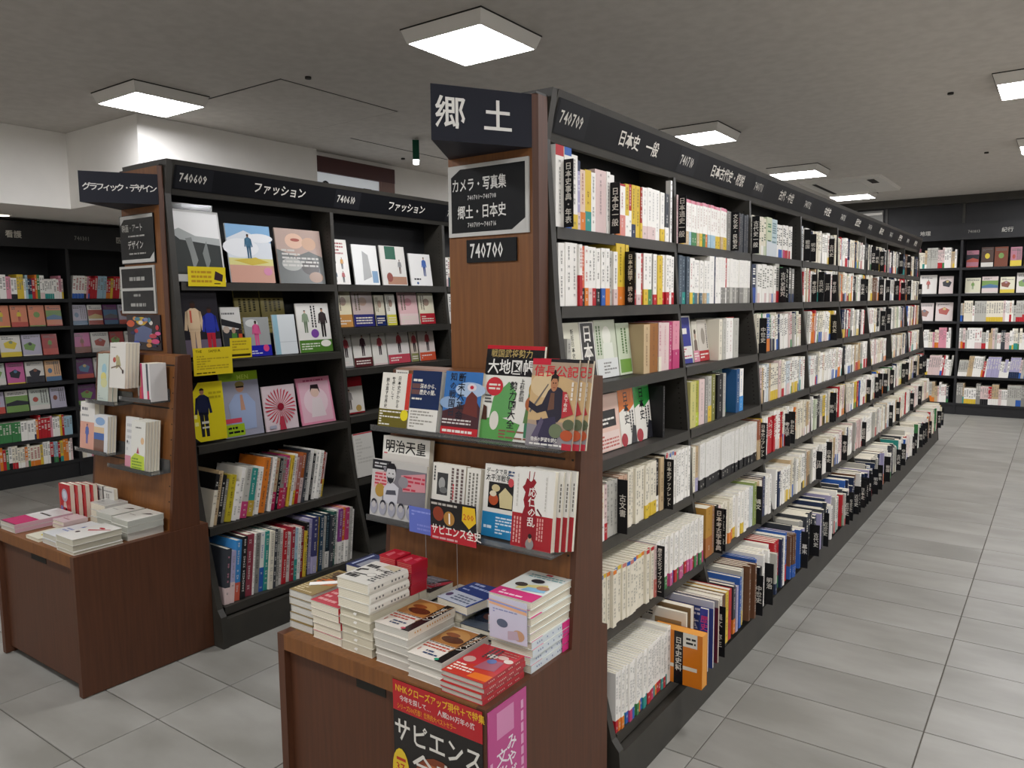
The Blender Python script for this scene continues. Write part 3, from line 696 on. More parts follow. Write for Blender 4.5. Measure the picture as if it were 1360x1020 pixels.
# ------------------------------------------------------------------ fashion bookcase contents
def lface(name, y0, y1, zbot, ztop, art, label, cat='magazine', x=None, tilt=.14, th=.008, zs=None, mt=None):
    z = zbot
    return face_book(name, y1-y0, (ztop-zbot)/math.cos(tilt), th, art, (x if x is not None else LX+off(z)-.055, y0, z+.001), 0, tilt, label, cat, 'face-out magazines and books of the fashion bookcase')
YC = 'dcc52a'
photo = [('bg', 'd5d5d2'), ('r', .03, .1, .97, .97, '3c403f'), ('p', [(.03, .97), (.03, .72), (.3, .62), (.97, .58), (.97, .97)], 'f2f2f0'), ('p', [(.03, .68), (.2, .58), (.97, .52), (.97, .62), (.5, .64), (.2, .74)], 'b0b4b2'), ('p', [(.4, .15), (.36, .4), (.3, .6), (.42, .62), (.5, .3)], '8a8e8c'),
         ('p', [(.66, .15), (.6, .4), (.7, .58), (.74, .3)], '7f8482'), ('r', .6, .03, .97, .08, '2a2a2a')]
lface('framed_photo', 1.925, 2.185, 1.607, 1.93, photo, 'black and white photo print in clear stand on top fashion shelf', 'poster')
hold = bx('card_holder', (LX+off(1.6)-.128, 1.93, 1.607), (LX+off(1.6)-.125, 2.18, 1.965), ACR)
tag(hold, 'clear acrylic stand behind the black and white photo print', 'holder')
def card(y0, y1, z0, z1, ops, label, x, mt=None): return face_book('price_card', y1-y0, z1-z0, .0015, ops, (x, y0, z0), 0, .0, label, 'card', pages=False)
card(1.957, 2.145, 1.587, 1.674, [('bg', YC), ('m', .08, .15, .62, .85, 3, 'b58a28'), ('p', [(.68, .35), (.9, .25), (.93, .6), (.72, .8)], '3a2a30'), ('r', .68, .12, .85, .17, '3a2a20')], 'yellow card with small picture under the black and white photo print', LX+off(1.6)+.006)
lface('magazine', 2.215, 2.465, 1.607, 1.885, [('bg', 'd8dde2'), ('r', 0, .0, 1, .33, 'c99a88'), ('r', 0, .3, 1, .42, 'd6cf8a'), ('p', [(0, .75), (.4, .9), (1, .7), (1, 1), (0, 1)], '86b0d4'), ('e', .3, .6, .4, .16, 'e6e8ea'), ('e', .75, .78, .3, .08, 'e6e8ea'), ('p', [(.1, .38), (.6, .44), (.9, .36), (.5, .3)], 'c9b24a'), ('fig', .47, .42, .42, '3f6a84', '3a5f78', '6a4a38'), ('e', .85, .2, .1, .07, 'd08aa8')],
      'magazine with dancing woman under a blue sky on top fashion shelf')
lface('magazine', 2.495, 2.785, 1.607, 1.885, [('bg', 'b59f94'), ('e', .4, .78, .2, .14, 'd9b6a0'), ('e', .72, .74, .16, .12, 'cba890'), ('e', .42, .8, .1, .03, 'a05a50'), ('p', [(0, 0), (1, 0), (1, .5), (.7, .6), (.4, .5), (0, .62)], '6f7270'), ('e', .3, .35, .22, .12, 'a9aaa4'), ('e', .7, .3, .2, .14, '54504e'), ('m', .1, .3, .9, .64, 5, 'c9c6c0'), ('e', .8, .12, .16, .1, 'a58a78')],
      'magazine with collaged faces and stones on top fashion shelf')
lface('magazine', 2.83, 2.965, 1.607, 1.85, [('bg', 'e0dcd4'), ('m', .1, .66, .8, .95, 4, 'a05a5a'), ('fig', .25, .34, .26, '3a3a3a', '2a2a2a', '9a7a6a'), ('fig', .65, .34, .26, 'c08a3a', '2a2a2a', '9a7a6a'), ('fig', .25, .04, .26, '4a5a6a', '8a8a8a', '9a7a6a'), ('fig', .65, .04, .26, 'a03a3a', '2a2a2a', '9a7a6a')], 'white style book with rows of small figures on top fashion shelf', 'book')
lface('magazine', 3.0, 3.19, 1.607, 1.83, [('bg', 'e2e2de'), ('p', [(.35, .1), (.7, .2), (.62, .75), (.4, .85)], 'a8a9a6'), ('r', .72, .05, .95, .35, '7a9ab8')], 'white book with grey folded shape on top fashion shelf', 'book')
lface('magazine', 3.215, 3.42, 1.607, 1.835, [('bg', 'd6d3cc'), ('r', .2, .66, .62, .99, '2f5f4c'), ('fig', .75, .3, .36, '8a8a88', '6a5a52', '9a7a6a'), ('r', .2, .02, .98, .22, 'a57a62'), ('e', .3, .2, .12, .12, '8a4a40')], 'white book with dark green block on top fashion shelf', 'book')
lface('magazine', 3.455, 3.645, 1.607, 1.80, [('bg', 'e4e2de'), ('fig', .68, .3, .6, '3a5fa8', '2a3f78', 'a5806c'), ('m', .15, .16, .85, .26, 1, '2a2a2a'), ('e', .3, .08, .05, .04, '3a5a8a')], 'white book with woman in blue dress on top fashion shelf', 'book')
lface('magazine', 1.935, 2.115, 1.27, 1.575, [('bg', '2a282c'), ('r', 0, 0, 1, .25, '6a5f70'), ('fig', .3, .0, .82, 'd3b896', 'cdb08e', '3a241c'), ('r', .2, .5, .25, .68, 'c05a4a'), ('fig', .74, .03, .7, '2f3a9a', 'b02a3a', '4a2c22')],
      'large magazine with cream-suited and blue-coated people on second fashion shelf', x=LX+off(1.25)-.045, tilt=.1)
card(1.935, 2.13, 1.19, 1.313, [('bg', YC), ('t', 'THE  SAPEUR', .06, .82, .13, '3a3010'), ('m', .08, .2, .9, .74, 6, 'b09a28'), ('m', .06, .05, .95, .13, 1, '3a3010')], 'large yellow card with black heading hanging below the suited figures', LX+off(1.25)+.012)
lface('magazine', 2.14, 2.245, 1.28, 1.49, [('bg', 'cfcdc8'), ('p', [(0, .75), (1, .62), (1, .5), (0, .6)], '2a2a2c'), ('m', .05, .82, .95, .9, 1, '6a6a6a'), ('r', 0, 0, 1, .5, '33363a'), ('e', .2, .5, .16, .08, 'b9a898'), ('p', [(.4, 0), (.75, 0), (.7, .42), (.45, .42)], '4a7a3a'), ('p', [(.75, 0), (1, 0), (.98, .4), (.8, .4)], 'b84a2a'), ('e', .56, .48, .1, .07, 'a98a74'), ('e', .88, .46, .08, .06, '3a2a24')], 'small magazine with green and red dressed people on second fashion shelf', x=LX+off(1.25)-.06)
card(2.125, 2.24, 1.257, 1.35, [('bg', YC), ('m', .1, .35, .9, .9, 4, 'a8902a'), ('r', .06, .08, .94, .2, '3a3010')], 'small yellow card below the small magazine on second fashion shelf', LX+off(1.25)+.008)
for k, y in enumerate((2.27, 2.42)):
    lface('magazine', y, y+.14, 1.36, 1.572, [('bg', 'a5985c'), ('r', 0, .82, 1, 1, '3a3626'), ('mv', .12, .5, .9, .8, 4, '4a4428'), ('m', .1, .08, .9, .3, 3, '7a7044')], ('first' if k == 0 else 'second')+' of two gold magazines at back of second fashion shelf', x=LX+off(1.25)-.14)
rs = bx('riser_block', (LX+.03, 2.25, 1.2515), (LX+off(1.25)-.135, 2.60, 1.358), BLACKM); tag(rs, 'black riser block under the two gold magazines', 'riser')
lface('magazine', 2.26, 2.40, 1.252, 1.44, [('bg', '9a9c9a'), ('e', .3, .85, .25, .1, 'c9cac6'), ('fig', .45, .25, .66, 'd05a8a', 'd05a8a', '4a342c'), ('r', 0, 0, 1, .28, '28289a'), ('e', .78, .2, .12, .09, 'd0487a'), ('m', .05, .05, .6, .22, 3, 'c9c9e0')], 'grey magazine with figure in pink suit and blue band')
lface('magazine', 2.425, 2.56, 1.252, 1.45, [('bg', 'd5dadb'), ('r', 0, 0, .22, 1, '8fb4c2'), ('r', .22, .3, 1, .32, 'c0c6c8')], 'pale blue and white book beside the pink-suited magazine', 'book')
lface('magazine', 2.575, 2.79, 1.252, 1.505, [('bg', 'e2dfd8'), ('fig', .25, .4, .46, '8a9a80', '6a7a60', 'c9a48c'), ('fig', .78, .3, .6, '3a3030', '2a2626', 'b0886c'), ('mv', .42, .5, .6, .95, 2, '2a2a2a'), ('r', 0, 0, 1, .25, '4f7a30'), ('e', .5, .38, .12, .09, '7a4a9a'), ('m', .05, .05, .6, .2, 3, 'd0d8c0'), ('e', .8, .17, .16, .07, 'e6e2d8')], 'white illustrated book with kimono figures and green band', 'book')
spec2 = [(2.84, 2.955, 1.574, 'd9cfae', 'c08a4a', 'cream book with brown figures'), (2.965, 3.12, 1.572, 'b5a39c', '2c2c6a', 'grey portrait book with navy band'), (3.135, 3.21, 1.55, 'c9c2ac', '1c2a5a', 'ivory book with navy spine'),
         (3.225, 3.30, 1.556, 'dcd9cc', 'c9c24a', 'white book with lime spine'), (3.33, 3.49, 1.565, 'dcb4b4', 'e0c8c4', 'pale pink book'), (3.505, 3.64, 1.562, 'ddd6bc', 'b02430', 'cream book with red band')]
for y0, y1, zt, c, bd, lb in spec2:
    lface('magazine', y0, y1, 1.374, zt, [('bg', c), ('e', .5, .7, .2, .12, 'a58a78' if 'pink' not in lb else 'c98a90'), ('mv', .1, .45, .4, .92, 2, '6a6050'), ('r', 0, 0, 1, .34, bd), ('m', .1, .06, .9, .28, 3, 'd8d0c0')], lb+' on the raised second shelf past the first upright', 'book')
spec3 = [(2.835, 2.925, 1.34, 'd9d6ce', '8a8a88', 'white fashion book with grey sketch'), (2.935, 3.07, 1.345, 'ddd9d0', '5a2a2c', 'white fashion book with maroon band'), (3.08, 3.19, 1.34, 'e0dcd2', 'd9c6c0', 'white fashion book with small red print'),
         (3.20, 3.38, 1.35, 'e0dad4', 'c04a58', 'white fashion book with red dressed figure'), (3.395, 3.455, 1.342, 'cdbfb0', '8a8a5a', 'olive-footed fashion book'), (3.47, 3.61, 1.345, 'dccfc8', 'd0583a', 'white fashion book with orange-red band')]
for y0, y1, zt, c, bd, lb in spec3:
    lface('magazine', y0, y1, 1.152, zt, [('bg', c), ('fig', .55, .3, .6, '4a3038' if 'maroon' in lb else 'b04a50', '3a3034', 'c9a08c'), ('r', 0, 0, 1, .26 if bd not in ('d9c6c0', '8a8a88') else .05, bd), ('m', .1, .06, .9, .2, 2, 'e6dcd4')], lb+' on the third shelf past the first upright', 'book')
yell = [('bg', '8a8a3a'), ('r', 0, 0, 1, 1, 'd8c824'), ('p', [(0, .62), (0, 1), (.38, 1)], '1b1b1d'), ('p', [(0, 0), (.3, 0), (0, .2)], '1b1b1d'), ('fig', .45, .08, .82, '22263f', '26262c', '9a7058'), ('r', .38, .3, .56, .34, 'c9c6b8'), ('r', .38, .22, .56, .25, 'c9c6b8'), ('m', .06, .25, .32, .5, 2, 'e8e08a'), ('m', .62, .7, .95, .85, 2, 'b0a020')]
lface('magazine', 1.895, 2.09, .89, 1.155, yell, 'bright yellow magazine with man in dark coat on third fashion shelf', x=LX+off(.878)-.03, tilt=.1)
lface('magazine', 2.10, 2.31, .88, 1.185, [('bg', '9a9aa8'), ('r', 0, .86, 1, 1, '8fae2c'), ('t', 'MEN', .45, .87, .1, 'c9dd5a'), ('e', .5, .76, .11, .08, 'b58a72'), ('e', .5, .8, .12, .05, '8a7a4a'), ('r', .4, .75, .6, .775, '2a2422'), ('p', [(.2, .1), (.82, .1), (.86, .5), (.66, .66), (.36, .66), (.16, .5)], '98a6c4'), ('p', [(.46, .4), (.58, .4), (.54, .64), (.48, .64)], 'b58a72'), ('r', .04, .22, .45, .29, 'd04a5a'), ('r', .04, .02, .5, .2, '9ab828'), ('m', .08, .05, .46, .18, 2, '1f1f1f')], 'lime-headed magazine with man in grey-blue shirt on third fashion shelf')
fl = [('bg', 'd5c3c6')]
for k in range(26):
    a_ = k*2*PI/26; fl.append(('p', [(.5, .5), (.5+.49*math.cos(a_-.09), .52+.42*math.sin(a_-.09)), (.5+.44*math.cos(a_), .52+.38*math.sin(a_))], 'b8283a' if k % 3 else 'c9586a'))
fl += [('e', .5, .52, .1, .08, '8a1f30'), ('r', .1, .05, .3, .12, 'a8a8b8'), ('p', [(.4, 0), (.6, 0), (.55, .3), (.45, .3)], 'b03a4a')]
lface('magazine', 2.325, 2.52, .88, 1.10, fl, 'white book with exploding red flower on third fashion shelf', 'book')
lface('magazine', 2.545, 2.765, .88, 1.12, [('bg', 'd98aa0'), ('r', .05, .05, .95, .9, 'dcb0bc'), ('e', .5, .48, .36, .3, 'e3c9ce'), ('e', .5, .68, .13, .11, 'd9b8a8'), ('p', [(.36, .68), (.4, .84), (.62, .84), (.66, .64), (.6, .74), (.42, .76)], '2f2426'), ('p', [(.3, .15), (.75, .15), (.66, .55), (.4, .55)], 'dfd0d0'), ('m', .2, .9, .8, .97, 1, 'a84a68')], 'pink book with portrait of dark-haired woman on third fashion shelf', 'book', tilt=.2)
lface('magazine', 2.81, 2.98, .90, 1.10, [('bg', 'd9d4ca'), ('r', 0, .74, 1, 1, 'b02630'), ('fig', .4, .12, .55, '8a8480', '5a5450', 'b08a78'), ('e', .75, .14, .12, .09, 'b89a5a'), ('r', 0, 0, 1, .04, '8a1f28')], 'cream book with red top on the low shelf past first upright', 'book')
lface('magazine', 2.83, 2.97, .565, .80, [('bg', 'cfccc4'), ('r', 0, .97, 1, 1, 'b0404a'), ('m', .1, .3, .9, .9, 8, 'bdbab2')], 'white magazine with faint print low past the first upright', x=LX+off(.56)-.01)
shelf4 = [B(18, 235, BK, W, CR, .7), B(22, 245, BE, BK, None), B(22, 222, BK, W, None), B(16, 200, GY, W), B(30, 215, 'bfae2c', '4a4414', None), B(24, 180, W, GY), B(20, 240, W, '6a6a68'), B(30, 240, LG, '4a4a48', MG, .32), B(34, 225, TE, W, 'b89a3a', .33),
          B(12, 215, W, GY), B(20, 225, W, '4a4a48'), B(34, 262, OR, '3a3a3a', None), B(16, 262, GY, W), B(14, 262, W, GY), B(24, 250, BE, RD, 'b82a5a', .35), B(14, 248, BK, W), B(18, 252, GY, RD, 'b82a4a', .4), B(18, 256, MG, W), B(14, 240, W, '4a4a48', MG, .4),
          B(12, 252, YE, BK), B(20, 256, W, '6a6a68'), B(16, 235, LP, RD, YE, .3), B(20, 238, 'a86a60', W, RD, .3), B(20, 250, 'b0602f', W, LP, .5), B(14, 262, DG, W), B(36, 262, W, LG), B(14, 235, BK, W), B(16, 250, W, DG), B(22, 246, W, '6a6a68'), B(18, 235, 'a8402c', W, CR, .3), B(16, 228, LP, GY, YE, .4)]
fill_row(shelf4, LX+off(.513)-.02, LY+.02, LY+.89, .513, 0, .2, 'things', 'from the left end on fourth fashion shelf', rng, '', .21, (-.01, .01), 'art_book')
shelf5 = [B(26, 250, DG, PK, LP, .3), B(22, 235, LV, GY, LP, .4), B(30, 275, '3f8fd0', W, 'd0604a', .3), B(26, 285, BK, W), B(40, 285, '8f3a48', W), B(10, 284, W, GY), B(26, 280, GY, BK), B(24, 280, W, '3a5fb0', BL, .4), B(20, 278, TE, W), B(24, 274, CR, GY), B(16, 278, DG, W), B(20, 276, LG, BK),
          B(18, 262, W, '6a6a68'), B(22, 262, RD, W), B(24, 240, W, '6a4a48', None), B(18, 262, 'a02a3a', W), B(14, 255, LB, W, TE, .4), B(20, 250, W, GY), B(20, 250, '8f2432', W), B(16, 225, YE, GN), B(14, 262, BK, W), B(18, 275, LV, W), B(30, 280, '3a3a6a', W, LV, .3), B(16, 272, YE, NV), B(22, 280, '24425a', W),
          B(18, 268, LG, GY), B(30, 276, '20303a', '7a9aa8', W, .3), B(18, 262, DG, W), B(20, 276, '285a50', W), B(14, 282, W, GY), B(24, 282, '8a3a8a', W, W, .4), B(20, 282, OR, W, W, .4), B(20, 282, MG, W, W, .4), B(20, 278, LG, GY), B(18, 262, W, GY)]
fill_row(shelf5, LX+off(.17)-.02, LY+.02, LY+.89, .17, 0, .24, 'things', 'from the left end on bottom fashion shelf', rng, '', .11, (-.01, .01), 'art_book')
RK = 'books on the farther bays of the history bookcase'
for z in LR2[2:]:
    fill_row(rand_row(rng, 'white', 860, 170, 190, 14, 26, 0), LX+off(z)-.02, LY+1.814, LY+2.68, z, 0, .14, 'rest', 'on', rng, RK)

# ------------------------------------------------------------------ end wall bookcase and side wall bookcase
def wall_case(name, label, origin, rz, nb, levels, depth, text, ztop, zval, bayw=.9):
    """shelves facing local -Y, running along local +X"""
    t = empty(name, origin, rz, label, 'bookcase'); Lh = nb*bayw
    MB().box((0, depth-.02, .08), (Lh, depth, ztop)).build('back_panel', BACK, t)
    for k in range(nb+1):
        MB().box((k*bayw-.014, .002, 0), (k*bayw+.014, depth, ztop)).build('upright' if 0 < k < nb else 'end_panel', BLACKM, t)
    for k in range(nb):
        for z in levels: MB().box((k*bayw+.014, 0, z-.03), ((k+1)*bayw-.014, depth-.02, z)).build('shelf', BLACKM, t)
    MB().box((0, .01, 0), (Lh, .03, levels[0]-.03)).build('plinth', BLACKM, t)
    v = MB().box((0, -.02, zval), (Lh, .02, ztop)).build('valance', BLACKM, t)
    tx = MB()
    for k in range(nb):
        a_, b_ = text[k % len(text)]
        tx.text(a_, (k*bayw+.06, -.0215, (zval+ztop)/2-.02), (1, 0, 0), (0, 0, 1), .05, '8f8c86', sx=.8)
        tx.text(b_, (k*bayw+.42, -.0215, (zval+ztop)/2-.025), (1, 0, 0), (0, 0, 1), .062, 'b5b2aa')
    tx.build('lettering', SIGN, v)
    MB().box((0, 0, ztop), (Lh, depth, ztop+.02)).build('top_panel', BLACKM, t)
    return t
FL = [.15, .50, .86, 1.205, 1.56, 1.89]
wall_case('wall_bookcase', 'black bookcase along the end wall at the far end of the aisle', (-5.6, 11.40, 0), 0, 9, FL, .36, [('740801', '世界史'), ('740802', '地理'), ('740803', '紀行')], 2.43, 2.24)
EW = 'books on the end wall bookcase'
sil = {'white': [(W, 5), (LP, 2), (LG, 3), (CR, 2), (RD, .5), (GY, 1), (BE, 1), (LV, .6), (PK, .5), (DG, .6)]}
PAL['end'] = sil['white']
for k in range(4, 8):
    for j, z in enumerate(FL):
        a0 = -5.6+.9*k+.02; a1 = a0+.86
        if j in (0, 1, 2) or (j == 3 and k > 4) or (j == 5 and k == 4):
            fill_row(rand_row(rng, 'end', 830, 200, 262, 14, 28, 0, .5), 11.41, a0, a1, z, -PI/2, .2, 'rest', 'on', rng, EW, .10 if j == 1 and k > 3 else 0)
fcol = ['d9d4cc', 'e0ddd6', 'd8c9c4', 'e2b58a', 'c9cfc4', '6a3a6a', 'b9b4c4', 'dcd9c0', 'b5aebf', 'd0c8c4']
def far_cover(x, y, z, w, h, c, rg, label, rz=-PI/2, cat='book'):
    c2 = rg.choice(['8a5a4a', '3a3a40', 'b05a50', 'd9c24a', '5a7a9a', '7a9a5a', 'c08aa0'])
    q = rg.random(); c3 = rg.choice(['8a5a4a', '3a3a40', 'b05a50', 'c9b27a', '5a7a9a', '8a9a7a', 'b09098', '6a6a72']); u = rg.uniform(.1, .3); v = rg.uniform(.3, .45)
    if q < .35: mid = [('p', [(u, v), (u+.45, v-.08), (u+.6, v+.2), (u+.3, v+.35), (u-.05, v+.22)], c2), ('e', u+.3, v+.25, .1, .07, c3)]
    elif q < .55: mid = [('r', .0, .3, 1, .75, c2), ('p', [(0, .3), (1, .3), (1, .45), (.5, .55), (0, .42)], c3)]
    elif q < .75: mid = [('mv', .55, .3, .95, .93, 3, '6a6866'), ('e', .3, .5, .14, .12, c2)]
    elif q < .9: mid = [('fig', .5, .25, .5, c2, c3, 'a5806c')]
    else: mid = [('e', .5, .55, .2, .14, c2)]
    ops = [('bg', c)] + mid + [('r', 0, 0, 1, rg.choice([.05, .22, .3]), rg.choice([c2, 'd9d4cc', 'd9c24a', 'c05a50', c])), ('m', .1, .8, .9, .93, 2, '6a6a68')]
    return face_book('displayed_book', w, h, .015, ops, (x, y, z), rz, .15, label, cat, 'face-out books on the far wall bookcases')
rg = random.Random(5); cnt = 0
bayn = {4: 'second-last', 3: 'hidden', 5: 'first visible', 6: 'last', 7: 'off-frame'}
for k in (4, 5):
    for j, z in ((3, 1.205), (4, 1.56), (5, 1.89)):
        if (j == 3 and k == 5) or (j == 5 and k == 4): continue
        a = -5.6+.9*k+.05; i = 0
        while a < -5.6+.9*k+.72:
            wd = rg.uniform(.13, .2) if j < 5 else rg.uniform(.1, .15); i += 1
            c = rg.choice(fcol) if j < 5 else rg.choice(['b88a6a', '5a4a44', 'a8a4b8', 'd8d0c8', '7a4a3a', 'c0a08a', 'b07a88'])
            bn = {4: 'left', 5: 'right'}[k]
            far_cover(a, 11.50, z+.001, wd, rg.uniform(.19, .25), c, rg, f"{nth(i)} face-out book on {'top' if j == 5 else 'second' if j == 4 else 'third'} shelf of end wall case, {bn} bay")
            a += wd+rg.uniform(.01, .03)
BLEV = [.16, .385, .625, .862, 1.09, 1.337, 1.572]
# side wall bookcase: faces +X, its run goes along +Y
wc = wall_case('wall_bookcase', 'black bookcase on the left side wall behind the left display table', (-7.05, 1.45, 0), PI/2, 3, BLEV, .36, [('740301', '医学・薬学'), ('740302', '看護')], 2.19, 2.0)
SW = 'books on the side wall bookcase'
for k in range(3):
    a0 = 1.45+.9*k+.02; a1 = a0+.86
    for j in (0, 1, 6):
        fill_row(rand_row(rng, 'bright', 840, 165, 200, 14, 26, 0), -7.06, a0, a1, BLEV[j], 0, .15, 'rest', 'on', rng, SW, .12 if (j == 6 and k == 2) else 0)
    for j in (2, 3, 4, 5):
        a = a0+.02; i = 0; series = rg.choice(fcol)
        while a < a1-.14:
            wd = rg.uniform(.12, .17) if j != 5 else .125; i += 1
            c = rg.choice(fcol+['e6e3dc', 'e0ddd6', 'dcd8d0', 'e6e3dc', 'd9d4cc', 'a84a48', '4a6a94', 'c86a9c'])
            if j == 5 and k < 2: c = 'd98a6a'
            far_cover(-7.12, a, BLEV[j]+.001, wd, .18, c, rg, f"{nth(i)} face-out book on {['', '', 'fifth', 'fourth', 'third', 'second'][j]} shelf of side wall case, {['near', 'middle', 'far'][k]} bay", 0)
            a += wd+.012
for k, r_ in rest_books.items():
    o = r_.mb.build('shelved_books', PRINT); tag(o, None, None, None, 'stuff')
    o['label'] = {RK: 'ranks of shelved books filling the farther bays of the two long bookcases', EW: 'ranks of pale shelved books on the end wall bookcase', SW: 'colourful shelved books on the side wall bookcase'}[k]; o['category'] = 'books'
#@@PART3
# ------------------------------------------------------------------ display tables at the head of each bookcase
def display_table(x0, x1, y0, y1, rx0, rx1, label, slot):
    """table with recessed front panel; behind it a slanted riser carrying acrylic ledges"""
    H = .56; t = empty('display_table', ((x0+x1)/2, (y0+y1)/2, 0), 0, label, 'display table')
    ox, oy = -(x0+x1)/2, -(y0+y1)/2
    def part(name, a, b, m=WOOD, par=t):
        return MB().box((a[0]+ox, a[1]+oy, a[2]), (b[0]+ox, b[1]+oy, b[2])).build(name, m, par)
    part('side_panel', (x0, y0, .004), (x0+.028, y1, H), WOOD_SHADE); part('side_panel', (x1-.028, y0, .004), (x1, y1, H), WOOD_SHADE)
    part('table_top', (x0+.028, y0, H-.045), (x1-.028, y1, H))
    fp = part('front_panel', (x0+.028, y0+.02, .035), (x1-.028, y0+.035, H-.045), WOOD_SHADE)
    part('hand_slot', (slot[0], y0+.0185, H-.082), (slot[1], y0+.02, H-.047), DARKGAP, fp)
    part('kick_board', (x0+.028, y0+.05, .0), (x1-.028, y0+.06, .035), DARKGAP)
    for x in (x0+.014, x1-.014):
        for y in (y0+.03, y1-.03):
            MB().cyl((x+ox, y+oy, 0), .012, .004).build('levelling_foot', SILVER, t)
    r = MB(); prof = [(1.72, H), (1.79, 1.29), (1.812, 1.295), (y1-.035, 1.295), (y1-.035, H)]
    r.prism([(a+oy, z) for a, z in prof], rx0+ox+.018, rx1+ox-.018, axis='x')
    ro = r.build('riser', WOOD, t)
    for xa, xb in ((rx0, rx0+.0178), (rx1-.0178, rx1)):
        c = MB(); c.prism([(a+oy, z) for a, z in prof], xa+ox, xb+ox, axis='x'); c.build('cheek', WOOD_SHADE, ro)  # riser sides split off to carry the painted shade
    for z, a_, b_ in ((1.07, .12, .93), (.82, .05, .95), (1.25, .5, .97)):
        f = (z-H)/(1.29-H); y = 1.72+.07*f
        part('ledge_groove', (rx0+(rx1-rx0)*a_, y-.0012, z), (rx0+(rx1-rx0)*b_, y+.0005, z+.006), DARKGAP, ro)
    for k in range(9):
        z = .68+k*.065; y = 1.72+.07*(z-H)/.73
        part('peg_hole', (rx1-.028, y-.0012, z), (rx1-.022, y+.0005, z+.005), DARKGAP, ro)
    return t, ox, oy, ro
def yr(z): return 1.72+.07*(z-.56)/.73
def ledge(t, o, ro, x0, x1, z, depth=.098):
    y = yr(z); m = MB()
    m.box((x0+o[0], y-depth+o[1], z-.004), (x1+o[0], y-.0015+o[1], z)); m.box((x0+o[0], y-depth+o[1], z), (x1+o[0], y-depth+.003+o[1], z+.014))
    m.box((x0+o[0], y-.005+o[1], z), (x1+o[0], y-.0015+o[1], z+.05))
    return m.build('acrylic_ledge', ACR, ro)
TR, oxr, oyr, RR = display_table(-1.80, -1.042, 1.338, 1.925, -1.752, -1.040, 'walnut display table with slanted riser at the head of the history bookcase', (-1.495, -1.385))
TL, oxl, oyl, RL = display_table(-3.695, -2.985, 1.322, 1.885, -3.66, -2.99, 'walnut display table with slanted riser before the fashion bookcase', (-3.39, -3.26))
ledge(TR, (oxr, oyr), RR, -1.745, -1.05, 1.112); ledge(TR, (oxr, oyr), RR, -1.748, -1.06, .832)
for a, b, z in ((-3.57, -3.32, 1.075), (-3.28, -3.03, 1.105), (-3.655, -3.37, .852), (-3.36, -3.01, .81)): ledge(TL, (oxl, oyl), RL, a, b, z, .09)

# tall wooden pillars behind the tables
def pillar(x0, x1, y0, y1, ztop, label):
    t = empty('end_pillar', ((x0+x1)/2, y0, 0), 0, label, 'pillar')
    ox = -(x0+x1)/2
    MB().box((x0+ox, 0, 0), (x1+ox, y1-y0, ztop)).build('board', WOOD, t)
    e = MB(); e.prism([(x1+ox, 0.0), (x1+ox+.014, .012), (x1+ox+.014, y1-y0), (x1+ox, y1-y0)], 0, 1)
    e.v = [(a, c, b*ztop) for a, b, c in e.v]; e.build('edge_strip', WOOD_SHADE, t)
    MB().box((x0+ox-.0, .002, ztop), (x1+ox+.014, y1-y0, ztop+.006)).build('top_cap', METAL, t)
    return t
pillar(-1.602, -1.283, 1.905, 1.966, 2.10, 'tall walnut pillar board at the head of the history bookcase')
pillar(-3.505, -3.195, 1.865, 1.882, 2.10, 'tall walnut pillar board at the head of the fashion bookcase')
def wedge_sign(cx, y, hw, apex, z0, z1, text, sz, gapf, label, right):
    t = empty('section_sign', (cx, y, z0), 0, label, 'sign')
    h = z1-z0; m = MB(); A = (0, -apex); Bp = (hw, 0); Cp = (-hw, 0)
    m.v = [(*A, 0), (*Bp, 0), (*Cp, 0), (*A, h), (*Bp, h), (*Cp, h)]
    m.f = [(0, 2, 1), (3, 4, 5), (0, 1, 4, 3), (1, 2, 5, 4), (2, 0, 3, 5)]; m.c = ['1f212b', '1f212b', '1f212b', '1f212b', '1f212b']
    b = m.build('casing', SIGN, t)
    U = (Vector((*Bp, 0))-Vector((*A, 0))); Lw = U.length; U.normalize(); N = Vector((U.y, -U.x, 0))
    tx = MB()
    n = len(text); tw = n*sz*gapf
    s0 = (Lw-tw)/2
    for s in (1, -1):
        if s == 1: tx.text(text, Vector((*A, 0))+U*s0+N*.001+Vector((0, 0, h/2-sz*.42)), U, (0, 0, 1), sz, 'e6e4de', gap=gapf)
        else:
            U2 = Vector((U.x, -U.y, 0)); N2 = Vector((-N.x, N.y, 0))
            tx.text(text, Vector((*Cp, 0))+U2*s0+N2*.001+Vector((0, 0, h/2-sz*.42)), U2, (0, 0, 1), sz, 'e6e4de', gap=gapf)
    tx.build('lettering', SIGN, t)
wedge_sign(-1.44, 1.9045, .157, .262, 1.948, 2.098, '郷土', .092, 1.55, 'black wedge-shaped sign with two large white characters on the history pillar', 1)
wedge_sign(-3.35, 1.8645, .157, .255, 1.935, 2.062, 'グラフィック・デザイン', .034, .74, 'black wedge-shaped sign with white katakana on the fashion pillar', 1)
def plate(name, x0, x1, y, z0, z1, ops, label, cat='sign', tilt=0, th=.006, roll=0, mt=None):
    return face_book(name, x1-x0, z1-z0, th, ops, (x0, y-.0003, z0), -PI/2, tilt, label, cat, pages=False, material=mt or GLOSS)
